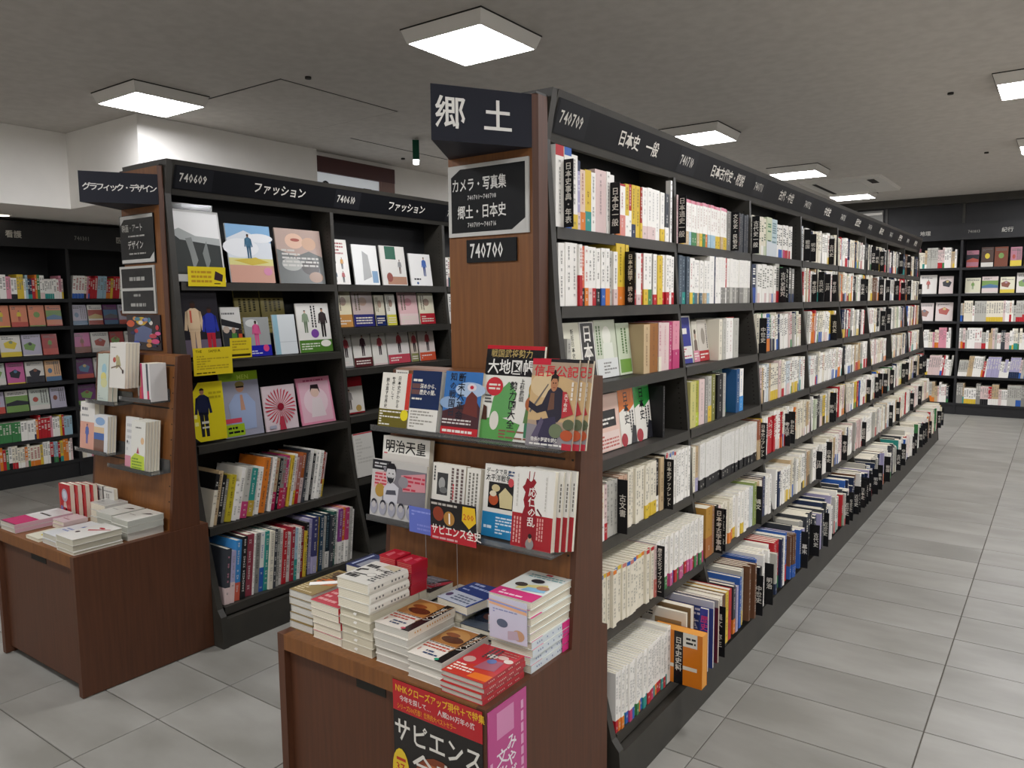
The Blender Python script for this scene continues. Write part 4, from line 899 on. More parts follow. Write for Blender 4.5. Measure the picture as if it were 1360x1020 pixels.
plate('guide_sign', -1.598, -1.292, 1.9045, 1.706, 1.924,
      [('bg', 'c4c3be'), ('r', .04, .055, .96, .945, '1b1d20'), ('p', [(.04, .945), (.04, .84), (.16, .945)], 'c4c3be'), ('p', [(.96, .055), (.96, .2), (.8, .055)], 'c4c3be'), ('tx', 'カメラ・写真集', .05, .63, .2, .69, 'dedcd6'),
       ('tx', '740701～740708', .25, .5, .09, .75, 'c4c3be'), ('tx', '郷土・日本史', .12, .25, .2, .72, 'dedcd6'), ('tx', '740709～740716', .25, .12, .09, .75, 'c4c3be')],
      'white-bordered black guide sign on the history pillar')
plate('number_plate', -1.528, -1.338, 1.9045, 1.625, 1.695, [('bg', '1b1d20'), ('tx', '740700', .07, .14, .88, .62, 'e6e4de')], 'black plate with white number on the history pillar')
plate('guide_sign', -3.515, -3.235, 1.8645, 1.690, 1.905,
      [('bg', '1b1d20'), ('r', .02, .92, .98, .99, 'c4c3be'), ('p', [(.02, .95), (.02, .8), (.16, .95)], 'c4c3be'), ('r', .02, .02, .98, .09, 'c4c3be'), ('p', [(.98, .06), (.98, .22), (.82, .06)], 'c4c3be'), ('tx', '映画・アート', .06, .66, .17, .8, 'b9b7b0'),
       ('m', .25, .54, .75, .6, 1, 'a09e98'), ('tx', 'デザイン', .22, .3, .19, .8, 'b9b7b0'), ('m', .25, .18, .75, .24, 1, 'a09e98')],
      'black guide sign with white bars, upper of two on the fashion pillar')
plate('guide_sign', -3.54, -3.25, 1.8645, 1.468, 1.680,
      [('bg', 'b9b8b2'), ('r', .05, .54, .95, .95, '1f2022'), ('r', .05, .05, .95, .48, '1f2022'), ('m', .28, .66, .72, .82, 1, '9a9994'), ('m', .38, .34, .6, .44, 1, '8f8e89'), ('m', .28, .12, .72, .26, 1, '9a9994')],
      'white-framed two-panel sign, lower of two on the fashion pillar')
rp = random.Random(3)
pop = [('bg', '2a1f24'), ('e', .45, .82, .16, .12, 'c9a83a'), ('p', [(.2, .25), (.7, .2), (.75, .6), (.5, .7), (.25, .6)], '5a6488'), ('e', .12, .75, .12, .1, 'c0502f')]
for k in range(22): pop.append(('e', rp.uniform(.08, .92), rp.uniform(.08, .92), rp.uniform(.04, .09), rp.uniform(.03, .08), rp.choice(['3a4a9a', 'b8353a', 'd05a8a', '7a86a8', 'c98a4a', '2a2a4a', 'd8d2c8', '4a7a8a'])))
pop += [('e', .85, .25, .12, .07, 'cf4a7a'), ('e', .78, .4, .1, .06, 'b8404f')]
plate('art_poster', -3.505, -3.225, 1.8645, 1.305, 1.462, pop, 'colourful crowded picture poster low on the fashion pillar', 'poster')

# ------------------------------------------------------------------ lying books, piled on the tables
def flat_mesh(w, d, t, cover, top, spine='r', edgecol=None, spine_marks_col=None, curved=False):
    e = .0012; m = MB()
    m.box((0, 0, 0), (w, d, e), cover); m.box((0, 0, t-e), (w, d, t), cover)
    sc = edgecol or cover
    if spine == 'r':
        if curved: m.prism([(w-e, 0), (w+.0, 0), (w+.004, t*.3), (w+.004, t*.7), (w, t), (w-e, t)], 0, d, sc)
        else: m.box((w-e, 0, e), (w, d, t-e), sc)
        if spine_marks_col:
            y = d*.12; x = w+(.0045 if curved else .0005); rg_ = random.Random(int(w*1e4))
            while y < d*.88:
                g = t*.42; m.face([(x, y, t*.4), (x, y+g*.5, t*.4), (x, y+g*.5, t*.62), (x, y, t*.62)], spine_marks_col); y += g*1.15
                if rg_.random() < .2: y += g*2
    elif spine == 'l': m.box((0, 0, e), (e, d, t-e), sc)
    elif spine == 'f': m.box((0, 0, e), (w, e, t-e), sc)
    draw(m, top, w, d, (0, 0, t), (1, 0, 0), (0, 1, 0), (0, 0, 1))
    return m
def pile(name, x, y, z, w, d, ts, cover, top, spine, desc, edgecols=None, marks=None, curved=False, jit=.003, pg=PG, flip=(), seed=0, rz=0, extra=None):
    rg_ = random.Random(seed+int(abs(x)*1000)); zz = z; n = len(ts); cache = {}
    for i, t in enumerate(ts):
        sp = spine
        if i in flip: sp = {'r': 'l', 'l': 'r'}.get(spine, spine)
        ec = (edgecols[i] if edgecols else None); tp = top if i == n-1 else top[:2]
        key = (t, sp, ec, len(tp))
        if key not in cache:
            cm = flat_mesh(w, d, t, cover, tp, sp, ec, marks if sp == 'r' else None, curved)
            a = .0012 if sp == 'l' else .001; b_ = .0014 if sp == 'r' else .001
            pm = MB().box((a+.001, .0015 if sp != 'f' else .003, .0013), (w-b_-.001, d-.0015, t-.0013), pg)
            for q in range(int(t/.005)):
                zq = .003+q*.005
                if zq < t-.002:
                    pm.face([(a+.001, .0013, zq), (w-b_-.001, .0013, zq), (w-b_-.001, .0013, zq+.0006), (a+.001, .0013, zq+.0006)], 'bdb59c')
                    if sp == 'l': pm.face([(w-b_-.0008, .002, zq), (w-b_-.0008, d-.002, zq), (w-b_-.0008, d-.002, zq+.0006), (w-b_-.0008, .002, zq+.0006)], 'bdb59c')
            cache[key] = (cm.mesh(name, GLOSS), pm.mesh('page_block', PRINT))
        jx_, jy_ = rg_.uniform(-jit, jit), rg_.uniform(-jit, jit)
        o = put(name, cache[key][0], None, (x+jx_, y+jy_, zz+.0004), (0, 0, rz+rg_.uniform(-.012, .012)))
        put('page_block', cache[key][1], o)
        k = n-i
        pos = 'topmost' if k == 1 else ('bottom' if i == 0 else nth(k)+' from top')
        tag(o, f"{pos} {desc}" if n > 1 else desc, 'book', 'piled books on the display tables')
        if i == n-1 and extra: extra(o, w, d, t)
        zz += t+.0006
    return zz
TZ = .56
# 1: large gold-covered books at the left end
def slip(o, w, d, t):
    MB().box((w*.25, d*.12, t+.004), (w*1.0, d*.36, t+.006), W).build('title_slip', PRINT, o, (0, 0, 0), (0, 0, .42))
gold = [('bg', '8a7448'), ('r', .03, .03, .97, .97, '8f7a4c'), ('m', .05, .05, .9, .3, 4, 'c9b890'), ('e', .6, .75, .3, .2, '3a2a22'), ('e', .5, .5, .35, .14, 'b8602a'), ('e', .8, .6, .15, .2, 'c0702f'), ('e', .3, .85, .2, .08, '5a4430'), ('m', .1, .4, .9, .95, 7, '5f4c30')]
z = pile('piled_book', -1.797, 1.385, TZ, .098, .19, [.023]*5, '8a7448', gold, 'l', 'gold-covered book in pile at left end of right table', edgecols=['c9c7c0']*5, pg='cfcdc6')
MB().box((0, 0, 0), (.1, .022, .0015), W).build('title_slip', PRINT, None, (-1.765, 1.43, z+.001), (0, 0, .75)); tag(bpy.data.objects['title_slip'], 'white paper title slip lying on the gold-covered pile', 'slip')
red = [('bg', 'd8cfc4'), ('r', .0, .0, 1, .6, 'b8404a'), ('m', .08, .08, .9, .5, 3, 'd99a98'), ('mv', .1, .65, .9, .95, 4, '8a8078')]
z = pile('piled_book', -1.692, 1.376, TZ, .118, .172, [.0215]*5, 'd8cfc4', red, 'r', 'red-banded paperback in small pile before the gold-covered books', edgecols=['cfc4ba', 'cfc4ba', RD, RD, RD])
# 3: thick novels, lower ones with page edges outwards
thick = [('bg', 'e0ddd2'), ('t', '教科書', .42, .62, .1, '1f1f1f'), ('e', .6, .4, .13, .09, '2a2a2a'), ('e', .6, .4, .12, .08, 'e0ddd2'), ('m', .06, .1, .4, .9, 3, '3a3a3a'), ('p', [(.1, .5), (.3, .55), (.28, .6), (.1, .57)], '1f1f1f'), ('p', [(.12, .3), (.5, .34), (.5, .37), (.12, .34)], '1f1f1f'), ('m', .75, .15, .95, .9, 9, '4a4a4a'), ('p', [(.45, .82), (.9, .74), (.9, .95), (.5, .97)], 'cfc3a4')]
z = pile('piled_book', -1.566, 1.372, TZ, .117, .19, [.024]*5, 'dcd6c4', thick[:2], 'l', 'cream thick book, page edge outwards, under the white novels', pg='cfc8b2')
zt3 = z
def sticker(x, y, z_): pass
z = pile('piled_book', -1.572, 1.366, z, .122, .15, [.026, .026, .028], 'e0ddd2', thick, 'r', 'thick white book with drawn cover in the highest pile of right table', marks='6a6a68', curved=True)
fl_ = MB()
for q in range(5):
    fl_.face([(-1.566+.05, 1.3705, TZ+.012+q*.0246), (-1.566+.062, 1.3705, TZ+.010+q*.0246), (-1.566+.066, 1.3705, TZ+.018+q*.0246), (-1.566+.056, 1.3705, TZ+.018+q*.0246)], 'f0eee6')
o = fl_.build('bookmark_slip', PRINT); tag(o, 'small white order slips poking out of the thick cream books', 'slip', kind='stuff')
# 4 and 5: the two large black and white best-seller piles
def sapi(col): return [('bg', '2a2622'), ('r', 0, .0, .78, .45, 'e0d8cc'), ('r', 0, .45, .78, .97, 'a8703a'), ('e', .4, .72, .36, .2, 'c08a4a'), ('e', .45, .62, .3, .1, '5a2f1c'), ('e', .3, .75, .2, .06, '8a4a24'), ('r', .78, 0, 1, 1, '1d1b1a'), ('tv', '史全スン', .8, .9, .125, 'ded8ca'), ('p', [(.74, .3), (.78, .3), (1, .97), (.95, .97)], '8f6a48'),
     ('m', .05, .26, .72, .4, 2, 'b84a3a'), ('t', '1', .06, .12, .12, 'b84a3a'), ('m', .3, .08, .7, .22, 2, '3a4a6a'), ('e', .78, .05, .06, .03, col), ('m', .05, .41, .76, .44, 1, '3a3a3a')]
pile('piled_book', -1.438, 1.372, TZ, .122, .188, [.021]*5, 'e0dbd0', sapi('c0505f'), 'r', 'black-striped bestseller with orange picture in the middle front pile', edgecols=['b9b4aa', 'b9b4aa', 'cfc8b8', 'd0cabc', 'd6cdbd'], pg='c9c6bd', flip=(3,), marks='c08a4a')
pile('piled_book', -1.308, 1.362, TZ, .115, .188, [.0205, .0205, .021], 'e0dbd0', sapi('2f8f6a'), 'r', 'black-striped bestseller in the lower pile next to the red-spined books', edgecols=['8fb4cc', '2f3f9a', 'b9b4aa'], pg='c9c6bd', marks=None)
# 6: red-spined history paperbacks on the corner
corner = [('bg', 'd9cdc0'), ('p', [(0, 0), (1, 0), (1, .3), (.5, .42), (0, .28)], 'b83a2c'), ('p', [(.55, .05), (1, .05), (1, .22), (.6, .2)], 'd8702a'), ('m', .05, .06, .55, .34, 4, 'e8ddd0'), ('e', .18, .48, .13, .09, 'c09a90'), ('p', [(.45, .3), (.9, .35), (.85, .65), (.5, .6)], '9a5a68'), ('e', .5, .72, .12, .06, 'd9c9bc'), ('e', .72, .76, .12, .06, 'd0b0a4'),
          ('e', .9, .7, .1, .06, 'd9c9bc'), ('e', .62, .58, .1, .07, '5a6a9a'), ('mv', .3, .62, .6, .95, 3, '4a4444'), ('m', .6, .82, .95, .95, 2, 'b06a60')]
pile('piled_book', -1.186, 1.348, TZ, .128, .172, [.0135]*4, 'b8343a', corner, 'r', 'red-spined illustrated paperback in the pile on the front right corner', edgecols=['a83038']*4, marks='e0c8b8', pg='bfbab0')
# second row
navy = [('bg', '1f2c5a'), ('p', [(0, 0), (.18, 0), (.18, 1), (0, 1)], '1f2c5a'), ('p', [(.2, .1), (1, .0), (1, .8), (.5, .9), (.2, .6)], '8a8c92'), ('e', .55, .5, .22, .22, 'b5b3b0'), ('e', .75, .35, .16, .14, '3a3c44'), ('mv', .05, .1, .16, .9, 1, 'b8bccc'), ('p', [(.3, .75), (.9, .85), (.8, 1), (.3, .95)], '5a5c64')]
zn = pile('piled_book', -1.788, 1.592, TZ, .168, .118, [.026]*5, '1f2c5a', navy, 'l', 'navy portrait-covered book in pile against the riser, left end')
blk = [('bg', '24242a'), ('p', [(.1, 0), (.5, 0), (.9, 1), (.5, 1)], '6a6a70'), ('p', [(.5, 0), (.8, 0), (1, .7), (1, 1)], 'a83040'), ('m', .05, .1, .9, .9, 8, '8a8a90'), ('e', .3, .6, .14, .2, '3a3a40')]
zk = pile('piled_book', -1.612, 1.602, TZ, .168, .108, [.027]*4, '24242a', blk, 'l', 'black and red patterned book in pile behind the red sleeves', edgecols=[CR]*4)
redp = [('bg', 'b81f30'), ('p', [(.2, .2), (.5, .1), (.45, .6), (.25, .7)], 'd8606a'), ('p', [(.6, .5), (.9, .45), (.85, .8), (.65, .85)], 'd04a58')]
for k, (dx, nm) in enumerate(((0, 'left'), (.062, 'right'))):
    pass
z = pile('piled_book', -1.566, 1.5665, TZ, .117, .03, [.03]*5, 'c9c2ae', redp[:1], 'r', 'cream book lying behind the highest pile of the right table')
red_sl = [('bg', 'b81f30'), ('p', [(.2, .2), (.5, .1), (.45, .6), (.25, .7)], 'd8606a'), ('p', [(.6, .5), (.9, .45), (.85, .8), (.65, .85)], 'd04a58')]
pile('sleeved_book', -1.575, 1.528, zt3+.001, .064, .066, [.032, .032, .030], 'b81f30', red_sl, 'r', 'book in glossy red plastic sleeve, left column behind the drawn cover', edgecols=['a81c2c']*3, pg='b82030')
pile('sleeved_book', -1.508, 1.528, zt3+.001, .060, .066, [.030, .032, .028], 'b81f30', red_sl, 'r', 'book in glossy red plastic sleeve, right column behind the drawn cover', edgecols=['a81c2c']*3, pg='b82030')
grey = [('bg', 'a9a395'), ('e', .5, .4, .4, .3, 'c4bfae'), ('p', [(.5, .8), (.9, .6), (.95, .62), (.5, .86)], '3a3a38'), ('m', .1, .1, .9, .5, 3, '8a8578')]
pile('piled_book', -1.438, 1.64, TZ, .11, .10, [.024]*4, 'b0aa9c', grey, 'l', 'grey-beige book in the pile at the foot of the riser')
blu = [('bg', '28427f'), ('r', 0, 0, 1, .42, 'c5ccd8'), ('m', .12, .66, .95, .92, 2, '9fb4dc'), ('m', .1, .52, .9, .6, 1, '9fb4dc'), ('m', .3, .08, .9, .34, 3, '6a7488'), ('e', .12, .22, .08, .08, '5a4a6a'), ('r', .96, 0, 1, .42, '2a4aa0')]
pile('piled_book', -1.418, 1.572, TZ, .112, .06, [.022]*4, 'c4bda8', grey[:1], 'l', 'cream book under the tilted blue book')
pile('piled_book', -1.404, 1.585, TZ+.0910, .122, .165, [.0245], '28427f', blu, 'r', 'blue book with white band lying aslant near the riser', edgecols=[CR], rz=-.12)
drk = [('bg', '2c3340'), ('e', .45, .5, .25, .15, '6a4a44'), ('m', .1, .75, .95, .95, 3, '8a93a0'), ('p', [(0, 0), (1, 0), (1, .3), (0, .2)], '4a525e')]
pile('piled_book', -1.300, 1.56, TZ, .108, .17, [.022, .022, .024], '2c3340', drk, 'r', 'dark slate-covered book between the blue book and the tallest pile', edgecols=[CR]*3)
beach = [('bg', 'dfe3dc'), ('r', 0, 0, 1, .26, 'cf3f7a'), ('m', .15, .05, .9, .2, 2, 'f0d0dc'), ('m', .15, .76, .95, .9, 2, '7aa8a8'), ('r', .45, .9, .6, .96, 'c04a50'), ('p', [(.3, .3), (.9, .5), (.8, .6), (.3, .45)], 'd9cf8a'), ('p', [(.45, .28), (.95, .34), (.9, .46), (.5, .42)], '8ab8d4'), ('e', .3, .46, .14, .07, '4a4440'), ('e', .5, .66, .15, .07, '2a3038'), ('e', .8, .47, .14, .07, 'b08468')]
zb6 = pile('piled_book', -1.186, 1.542, TZ, .134, .2, [.0205]*9, 'dfe3dc', beach, 'r', 'book with pink-banded beach cover in the tallest pile at table edge', edgecols=['d0d8dc']*9, flip=(4, 5, 6, 7, 8), marks='7a86a8')
pk = MB()
for q in range(4): pk.box((-1.0520, 1.69, TZ+.001+q*.0211), (-1.0508, 1.742, TZ+.0195+q*.0211), 'cf2f7a')
o = pk.build('spine_band', PRINT); tag(o, 'pink foot bands round the lowest four books of the tallest pile', 'band', kind='stuff')
pk = MB()
for q in range(4, 9): pk.box((-1.0522, 1.545, TZ+.0195+q*.0211), (-1.0514, 1.60, TZ+.0205+q*.0211), 'cf2f5a')
# clear-sided picture card standing before the tallest pile
face_book('picture_card', .118, .112, .002, [('bg', 'c9c8d8'), ('p', [(0, .8), (1, .72), (1, .86), (0, .92)], 'e0b08a'), ('p', [(0, .86), (1, .8), (1, .84), (0, .9)], '8a9ad0'), ('m', .1, .62, .8, .74, 2, '8a90b8'), ('e', .35, .4, .15, .1, '5a6478'), ('e', .78, .2, .16, .13, 'c09a78'), ('p', [(.5, .05), (.8, .1), (.75, .3), (.5, .25)], 'b9a9b4')],
          (-1.176, 1.534, .635), -PI/2, 0, 'pale lilac picture card standing against the tallest pile', 'card', pages=False)
# posters hanging on the front and side of the right table
face_book('advert_poster', .288, .40, .002, [('bg', '1f1b19'), ('r', 0, .80, 1, 1, 'b02026'), ('tx', 'NHKクローズアップ現代＋で特集', .03, .925, .06, .78, 'e0b02a'), ('tx', '今年を探して…', .08, .87, .042, .9, 'd9c9c4'), ('tx', '人類200万年の旅', .52, .87, .042, .9, 'd9c9c4'), ('tx', 'シリーズ500万部！世界的大ベストセラー', .05, .815, .042, .62, 'e0902a'),
          ('e', .52, .36, .3, .22, '7a3a20'), ('e', .48, .38, .22, .15, 'a85a30'), ('tx', 'サピエンス', .01, .605, .165, .87, 'd8d4ca'), ('tx', '全史', .22, .40, .18, 1.02, 'd8d4ca'), ('e', .08, .40, .1, .15, 'd8b82a'), ('t', '37', .02, .39, .075, 'b03020'), ('m', .03, .46, .14, .5, 1, 'b03020'), ('t', '万部', .02, .31, .05, 'b03020'), ('m', .62, .42, .98, .5, 2, '9a948c'), ('r', .28, .25, .62, .3, '2f6a44'), ('tx', '文明の構造', .3, .255, .04, .9, 'e6e4de'), ('m', .1, .04, .9, .2, 4, '9a948c')],
          (-1.338, 1.3375, .155), -PI/2, 0, 'black and red advertising poster with white katakana title on table front', 'poster', pages=False)
face_book('advert_poster', .158, .52, .002, [('bg', 'b84a86'), ('r', .22, .84, .66, .97, 'cf86ae'), ('tv', 'みやざき', .46, .83, .082, 'e6dce2'), ('tv', '文化検定', .2, .79, .085, 'e6dce2'), ('mv', .82, .1, .95, .95, 1, 'd9a0c0'), ('mv', .02, .1, .14, .75, 1, 'd9a0c0')],
          (-1.042, 1.343, .03), 0, 0, 'pink poster with white vertical lettering on table side', 'poster', pages=False)

# ------------------------------------------------------------------ face-out books on the right riser
def rface(name, x0, x1, z, h, th, ops, label, cat='book', copies=0, tilt=.10, back=0.0, group='face-out books on the right riser', step=None):
    tilt = .19 if z > 1 else .13; y = yr(z) - .0065 - back - (.042 if z > 1 else .022)
    return face_book(name, x1-x0, h, th, ops, (x0, y, z), -PI/2, tilt, label, cat, group, copies=0 if not copies else copies, step=step)
U_ = 1.1145; Lw_ = .8345
rface('displayed_book', -1.742, -1.618, U_, .170, .022, [('bg', 'e0dcd0'), ('r', .86, .34, 1, 1, 'c0392f'), ('tv', '日本史がわかる', .55, .95, .085, '3f3d38'), ('tv', '教養として', .35, .93, .085, '3f3d38'), ('tv', '読み直す世界史', .15, .91, .08, '3f3d38'), ('r', 0, 0, 1, .33, '6a6024'), ('m', .03, .03, .75, .31, 6, 'e0dcd0'), ('e', .88, .24, .13, .1, 'e0cf2a')], 'white book with red edge strip and olive band, leftmost on upper riser ledge')
rface('displayed_book', -1.613, -1.497, U_, .182, .024, [('bg', '1c2c52'), ('m', .05, .8, .5, .88, 1, 'e0dcd0'), ('tx', '深めから、', .3, .7, .09, .9, 'e0dcd0'), ('tx', '歴史の闇。', .3, .6, .09, .9, 'e0dcd0'), ('r', .02, .7, .3, .78, '6a4a48'), ('r', .02, .6, .3, .68, '6a4a48'), ('m', .05, .5, .4, .56, 1, 'e0dcd0'), ('r', -.0, 0, 1, .36, 'e0ddd4'), ('m', .06, .04, .85, .34, 6, '9a968c')], 'navy book with wide white band on upper riser ledge')
rface('displayed_book', -1.484, -1.345, U_, .186, .02, [('bg', '3a6fae'), ('e', .7, .72, .4, .12, 'a8bcd4'), ('e', .2, .5, .3, .1, '8aa4c4'), ('p', [(0, 0), (1, 0), (1, .45), (.75, .68), (.62, .5), (0, .36)], '4a2c30'), ('p', [(.55, .35), (.95, .3), (.9, .62), (.75, .7), (.62, .6)], '6a342f'), ('e', .74, .76, .12, .06, 'd8d0d4'), ('e', .74, .76, .05, .03, 'b83040'), ('tv', '断末大革命', .36, .99, .15, '20242e'), ('tv', '知の戦国日', .14, .99, .14, '2a303c'),
       ('m', .02, .16, .8, .26, 2, 'd0c8c4'), ('r', 0, .0, 1, .12, 'b8282f'), ('m', .05, .02, .9, .1, 1, 'e6dcd4')], 'blue sky book with ship and large dark lettering on upper riser ledge')
mapops = [('bg', 'e0ded4'), ('r', 0, .86, 1, 1, '1a181a'), ('r', 0, .96, 1, 1, 'b8202c'), ('tx', '戦国武将勢力', .08, .875, .09, 1.0, 'a8925a'), ('r', 0, .68, 1, .86, '17161a'), ('tx', '大地図帳', .04, .70, .165, .92, 'e0ddd6'), ('p', [(.15, .2), (.5, .25), (.6, .5), (.45, .62), (.2, .45)], '5f9a5a'), ('p', [(.0, .0), (.6, .0), (.7, .18), (.3, .25), (0, .2)], '5a9a50'), ('p', [(.75, .2), (1, .2), (1, .64), (.82, .6)], '5a7a48'), ('e', .2, .56, .15, .1, 'c0303a'), ('m', .1, .52, .3, .6, 2, 'e0d8cc'),
          ('tv', '勢力図大全', .47, .63, .1, '26262a'), ('tv', '上杉武田', .64, .66, .06, '3a3a3a'), ('e', .88, .55, .08, .08, 'b08a3a'), ('e', .86, .4, .1, .08, 'a8603a'), ('e', .25, .2, .08, .1, 'd8d4c8'), ('m', .35, .02, .95, .12, 3, '8a5a4a'), ('r', .78, .05, .95, .2, '3f7a5a'), ('p', [(.02, .2), (.12, .2), (.1, .34), (.04, .36)], '4a2c22'), ('m', .05, .38, .18, .48, 3, '5a5a58')]
rface('magazine', -1.348, -1.150, U_, .268, .009, mapops, 'tall map magazine with black title block and green map on riser', 'magazine', back=0, tilt=.14)
nob = [('bg', 'a8927c'), ('p', [(0, .3), (1, .3), (1, .75), (.5, .85), (0, .8)], 'c4a578'), ('e', .3, .7, .3, .14, 'd0b890'), ('r', 0, .965, 1, 1, '1b1a1e'), ('r', 0, .93, .4, 1, 'c0283a'), ('p', [(0, 0), (1, 0), (1, .2), (0, .26)], '8a8488'), ('tx', '信長公記', .05, .80, .135, 1.08, 'c8333a'),
       ('p', [(.02, .4), (.38, .72), (.395, .71), (.05, .38)], '6a6460'), ('p', [(.28, .48), (.4, .64), (.5, .7), (.66, .68), (.8, .6), (.8, .4), (.66, .3), (.5, .28), (.4, .4)], '2f2c38'), ('p', [(.42, .42), (.56, .44), (.54, .62), (.46, .62)], '6a4a3c'), ('p', [(.0, .44), (.2, .38), (.42, .42), (.4, .52), (.18, .46), (.0, .52)], '2c2a36'), ('p', [(.2, .3), (.6, .36), (.7, .1), (.5, .0), (.3, .05)], '38344a'), ('p', [(.25, .1), (.36, .3), (.3, .34), (.12, .12)], '5a5268'),
       ('e', .52, .72, .075, .085, 'b07a58'), ('p', [(.44, .74), (.45, .81), (.52, .84), (.6, .81), (.6, .74), (.57, .78), (.48, .78)], '241c1c'), ('e', .5, .73, .012, .008, '241c1c'), ('e', .55, .73, .012, .008, '241c1c'), ('r', .5, .675, .55, .683, '8a4a3c'), ('e', .52, .85, .025, .03, '241c1c'),
       ('p', [(.74, .34), (.98, .4), (.8, .64), (.72, .64)], 'b0343a'), ('tv', '天下布武', .76, .62, .05, 'e6dcd0'), ('mv', .88, .55, .96, .75, 1, 'e0d8cc'), ('e', .64, .2, .14, .08, '6a7458'), ('e', .88, .16, .13, .06, 'b0502f'), ('e', .9, .28, .12, .06, '5a6048'), ('tx', '信長の野望を読む', .12, .07, .05, .9, 'e6e2da'), ('m', .1, .02, .8, .06, 1, 'e6e2da'), ('r', .8, .0, 1, .07, 'b02a3a')]
rface('magazine', -1.165, -1.02, U_, .238, .008, nob, 'front magazine with kneeling swordsman and red title on riser', 'magazine', back=.032, tilt=.14)
for k, nm in enumerate(('second', 'third')):
    rface('magazine', -1.158+.012*k+.012, -1.013+.012*k+.012, U_, .238-.002*k, .008, nob, f'{nm} copy of swordsman magazine behind the front one', 'magazine', back=.022-.010*k, tilt=.14)
# lower ledge
meiji = [('bg', 'c9c4bc'), ('r', 0, .78, 1, 1, 'dedbd2'), ('tx', '明治天皇', .05, .8, .17, 1.02, '1c1b1d'), ('m', .03, .77, .75, .8, 1, 'c04a50')]
mj = [('bg', 'bdbab6'), ('r', 0, .82, .35, .99, '232327'), ('m', .04, .85, .3, .96, 2, 'b8b8b8'), ('r', .35, .88, 1, 1, 'b9b6b0'), ('r', .22, .28, 1, .88, '77747a'), ('p', [(.05, .5), (.3, .52), (.3, .8), (.08, .78)], 'd0a0a0'), ('m', .06, .55, .3, .78, 4, 'b83a4a'), ('e', .17, .46, .09, .12, 'a8843a'), ('p', [(.25, .25), (.5, .25), (.52, .55), (.42, .62), (.3, .6), (.24, .5)], 'c4c3c8'), ('p', [(.28, .4), (.48, .42), (.46, .5), (.3, .48)], '4a4a54'),
      ('e', .36, .76, .09, .16, 'c0bebe'), ('p', [(.265, .78), (.27, .9), (.31, .96), (.41, .96), (.45, .9), (.455, .78), (.43, .86), (.29, .86)], '1c1b20'), ('p', [(.29, .73), (.31, .64), (.36, .6), (.41, .64), (.43, .73), (.4, .7), (.36, .715), (.32, .7)], '2a2a30'), ('r', .325, .70, .395, .715, '8a8686'), ('e', .33, .78, .012, .01, '1c1b20'), ('e', .4, .78, .012, .01, '1c1b20'), ('p', [(.6, .5), (1, .55), (.98, .86), (.55, .78)], 'c98a90'), ('m', .6, .52, .98, .8, 4, 'b8384a'), ('e', .6, .66, .09, .1, '8a868a')]
for k in range(5): mj += [('e', .08+.17*k, .16, .07, .13, '9a9aa4'), ('e', .08+.17*k, .24, .05, .06, '2c2c34'), ('e', .08+.17*k, .2, .04, .06, 'b0acac')]
rface('magazine', -1.742, -1.545, Lw_, .25, .02, meiji, 'tall white-headed magazine with four large black characters, lower ledge left', 'magazine', tilt=.10)
for k in range(2): rface('magazine', -1.735+.014*(k+1), -1.538+.014*(k+1), Lw_, .262, .006, [('bg', 'b09a68')]+meiji[1:2], f'{nth(k+1)} copy behind the magazine with four large black characters', 'magazine', tilt=.10, back=-.0015-.0005*k) if False else None
rface('magazine', -1.765, -1.535, Lw_, .178, .01, mj, 'grey portrait magazine with bearded man in uniform, lower ledge left', 'magazine', back=.028, tilt=.12)
rface('displayed_book', -1.527, -1.40, Lw_, .188, .02, [('bg', 'dfdbd0'), ('r', .15, .5, .48, .85, '3a3a3a'), ('e', .3, .68, .1, .1, '9a9a96'), ('e', .36, .58, .12, .05, '6a6a68'), ('mv', .55, .4, .98, .95, 3, '6a5a56'), ('mv', .62, .45, .7, .7, 1, 'c04a50'), ('mv', .03, .7, .12, .95, 1, '4a4a48'), ('r', 0, 0, 1, .33, '1f1d1e'), ('m', .04, .3, .9, .36, 1, 'dfdbd0')], 'white book with black-and-white photo on lower riser ledge')
rface('displayed_book', -1.395, -1.345, Lw_, .186, .02, [('bg', 'dfdbd0'), ('mv', .1, .2, .9, .93, 3, '7a766c')], 'white book spine turned out beside the photo book on lower ledge', tilt=.16)
rface('displayed_book', -1.333, -1.212, Lw_, .206, .016, [('bg', 'e0ddd4'), ('tx', 'データで見る', .04, .87, .085, .85, '1d1d20'), ('tx', '太平洋戦争', .04, .775, .1, .85, '1d1d20'), ('m', .68, .86, .95, .95, 2, '4a5a7a'), ('r', .14, .4, .86, .76, '1f1c1c'), ('p', [(.5, .42), (.84, .42), (.84, .6), (.62, .7), (.45, .6)], 'cdbf90'), ('e', .35, .68, .12, .05, 'c9b98a'), ('e', .3, .52, .14, .08, 'b0502f'), ('e', .28, .6, .1, .04, 'd9cdb0'), ('e', .78, .78, .08, .06, 'c84a50'), ('r', 0, 0, 1, .34, '2b82b4'), ('m', .4, .05, .92, .3, 6, 'd0dfe8'), ('m', .06, .1, .3, .18, 1, 'd0dfe8')],
      'white data book with dark picture and sky blue band on lower ledge')
